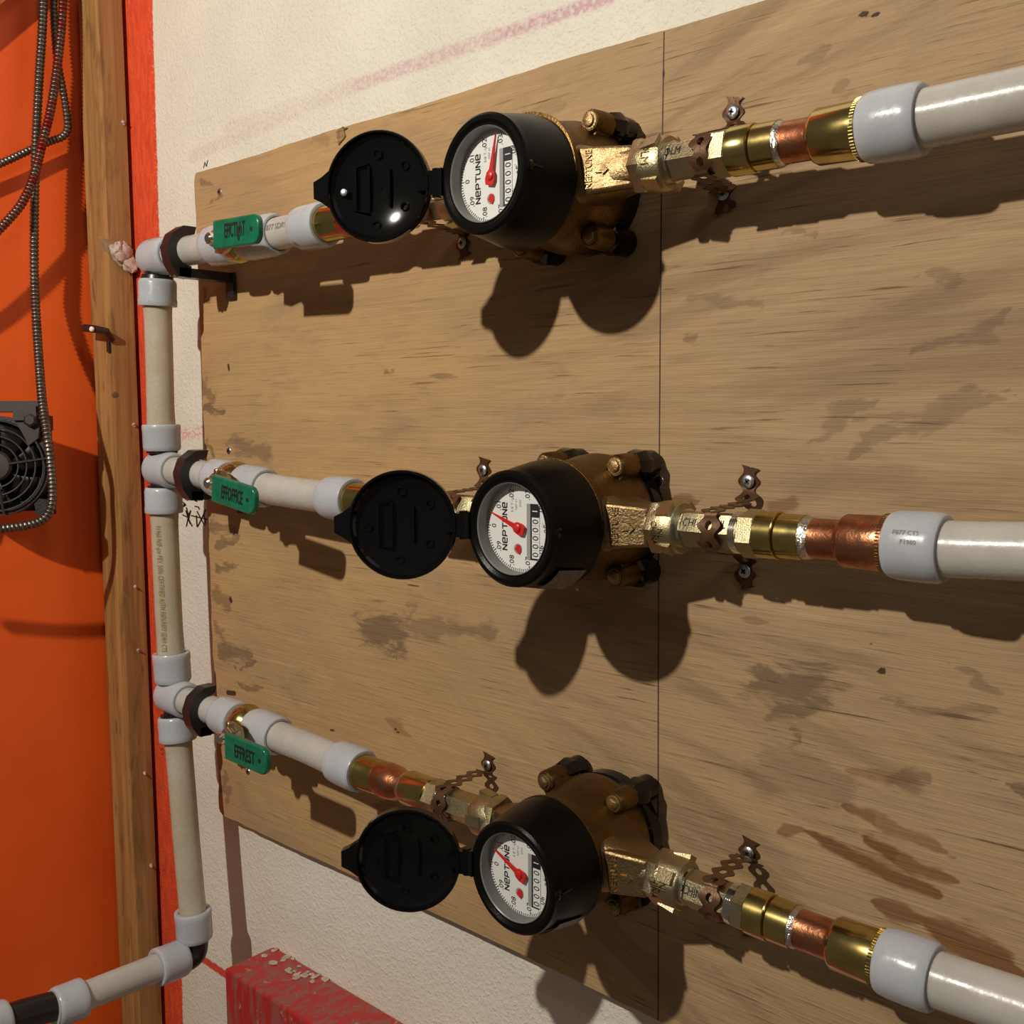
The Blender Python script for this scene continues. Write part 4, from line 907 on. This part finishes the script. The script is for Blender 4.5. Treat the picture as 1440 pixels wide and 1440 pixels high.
    for p, q, rr in ((-.018, .014, .0032), (-.0175, -.013, .0030), (.0015, .0225, .0034), (.003, -.0245, .0032), (.0245, -.002, .0030)):
        if row == 1 and p > .02: continue
        part('moulded_ring', lathe(TL(p, q, -.0045), nl, [(0, rr), (.0030, rr), (.0030, rr * .7), (0, rr * .65)], 18, cap=False), M['gloss'], ld_)
    if row == 1: part('rivet', lathe(TL(.0250, -.0020, -.002), nl, [(0, .0025), (.0032, .0025), (.0036, .0018)], 16), M['steel'], ld_, 'bright round rivet')
    return t
for row in (1, 2, 3): meter(row)

# ------------------------------------------------------------------ armored cables and fan, left
def cable(label, px, X, r=.0045, mat='armor', cat='cable', pitch=.0046):
    P = [atx(a, b, X[i] if isinstance(X, (list, tuple)) else X) for i, (a, b) in enumerate(px)]
    P = resample(catmull(P, 14), pitch / 4); t = thing('armored_cable', label, cat, P[-1])
    rad = [r * (1.0, 1.16, 1.16, .86)[i % 4] for i in range(len(P))]
    part('sheath', sweep(P, rad, 10), M[mat], t, smooth=60); return t
XC = XW + .030
cable('long steel armored cable hanging down past the fan', [(61, -25), (60, 30), (55, 110), (51, 190), (49, 260), (48, 350), (49, 410), (53, 480), (59, 560), (66, 610), (71, 650), (74, 690), (71, 716), (58, 732), (30, 740), (-25, 745), (-110, 742), (-200, 730)], [XC + .003] * 7 + [XC + .02, XC + .055] + [XC + .078] * 12)
cable('red-splashed steel cable crossing over the others and curving off left', [(90, -25), (87, 30), (82, 80), (77, 120), (70, 160), (60, 200), (50, 240), (38, 272), (20, 300), (-25, 345), (-90, 395), (-190, 440)], XC + .017, mat='armorred')
cable('steel cable looping round to run off left above the fan', [(75, -25), (76, 30), (80, 80), (87, 120), (93, 155), (95, 180), (88, 192), (70, 199), (40, 212), (10, 226), (-25, 240), (-100, 268), (-200, 295)], XC - .011, r=.0040)
# fan
nf = Vector((.80, -.60, .05)).normalized(); Cf = atx(-6, 655, XW + .058); uf = Vector((0, 0, 1)); uf = (uf - nf * nf.dot(uf)).normalized(); sf = uf.cross(nf)
ft = thing('axial_fan', 'dusty black axial fan with ring guard hanging on the orange wall', 'fan', Cf)
TF = lambda a, b, w_: Cf + sf * a + uf * b + nf * w_
RF = .052
fr = lathe(Cf - nf * .024, nf, [(0, RF - .003), (0, RF + .004), (.022, RF + .004), (.022, RF - .003), (0, RF - .003)], 40, cap=False)
cor = [prism([(sx * (RF - .012), sy * (RF + .004)), (sx * (RF + .004), sy * (RF + .004)), (sx * (RF + .004), sy * (RF - .012)), (sx * (RF - .016), sy * (RF - .016))], -.024, -.004, TF) for sx in (-1, 1) for sy in (-1, 1)]
part('frame', join(fr, *cor), M['fan'], ft, smooth=30)
def torus(c, nrm, R_, r_, n=44, m=6): 
    d, e1, e2 = frame(nrm); P = [V3(c) + (e1 * math.cos(2 * PI * k / n) + e2 * math.sin(2 * PI * k / n)) * R_ for k in range(n + 1)]; return sweep(P, r_, m)
for i, q in enumerate((.024, .033, .042, .0505)): part('guard_ring', torus(Cf + nf * .002, nf, q, .0011), M['fandust'], ft)
for k in range(4):
    a = math.radians(8 + 90 * k); part('guard_spoke', sweep([TF(math.cos(a) * .015, math.sin(a) * .015, .003), TF(math.cos(a) * .054, math.sin(a) * .054, .003)], .0014, 6), M['fandust'], ft)
part('hub', lathe(Cf - nf * .018, nf, [(0, .017), (.019, .017), (.0215, .0145), (.0220, .004)], 32), M['fandust'], ft)
for k in range(7):
    a0 = 2 * PI * k / 7; vv = []
    for j in range(5):
        for i in range(4):
            r_ = .016 + .031 * i / 3; a = a0 + (j / 4 - .5) * .75 + i * .08; vv.append(TF(math.cos(a) * r_, math.sin(a) * r_, -.016 + .012 * j / 4))
    bl = part('blade', (vv, [(j * 4 + i, j * 4 + i + 1, (j + 1) * 4 + i + 1, (j + 1) * 4 + i) for j in range(4) for i in range(3)]), M['fan'], ft, smooth=40)
    so = bl.modifiers.new('thick', 'SOLIDIFY'); so.thickness = .0012
part('back_plate', box(Cf - nf * .030, (.052, .004, .052), (sf, nf, uf)), M['fan'], ft, smooth=0)
hb = part('mounting_bracket', join(box(TF(.012, .066, -.006), (.038, .006, .008), (sf, uf, nf)), box(TF(.034, .058, -.004), (.012, .008, .012), (sf, uf, nf)), lathe(TF(-.09, .0655, .006), sf, [(0, .0045), (.085, .0045)], 12), lathe(TF(.040, .050, .0), nf, [(0, .008), (.010, .0075), (.012, .005)], 6), prism([(.02, .055), (.05, .055), (.046, .030), (.036, .022), (.030, .036)], -.004, .004, TF)), M['fandust'], ft, smooth=30)
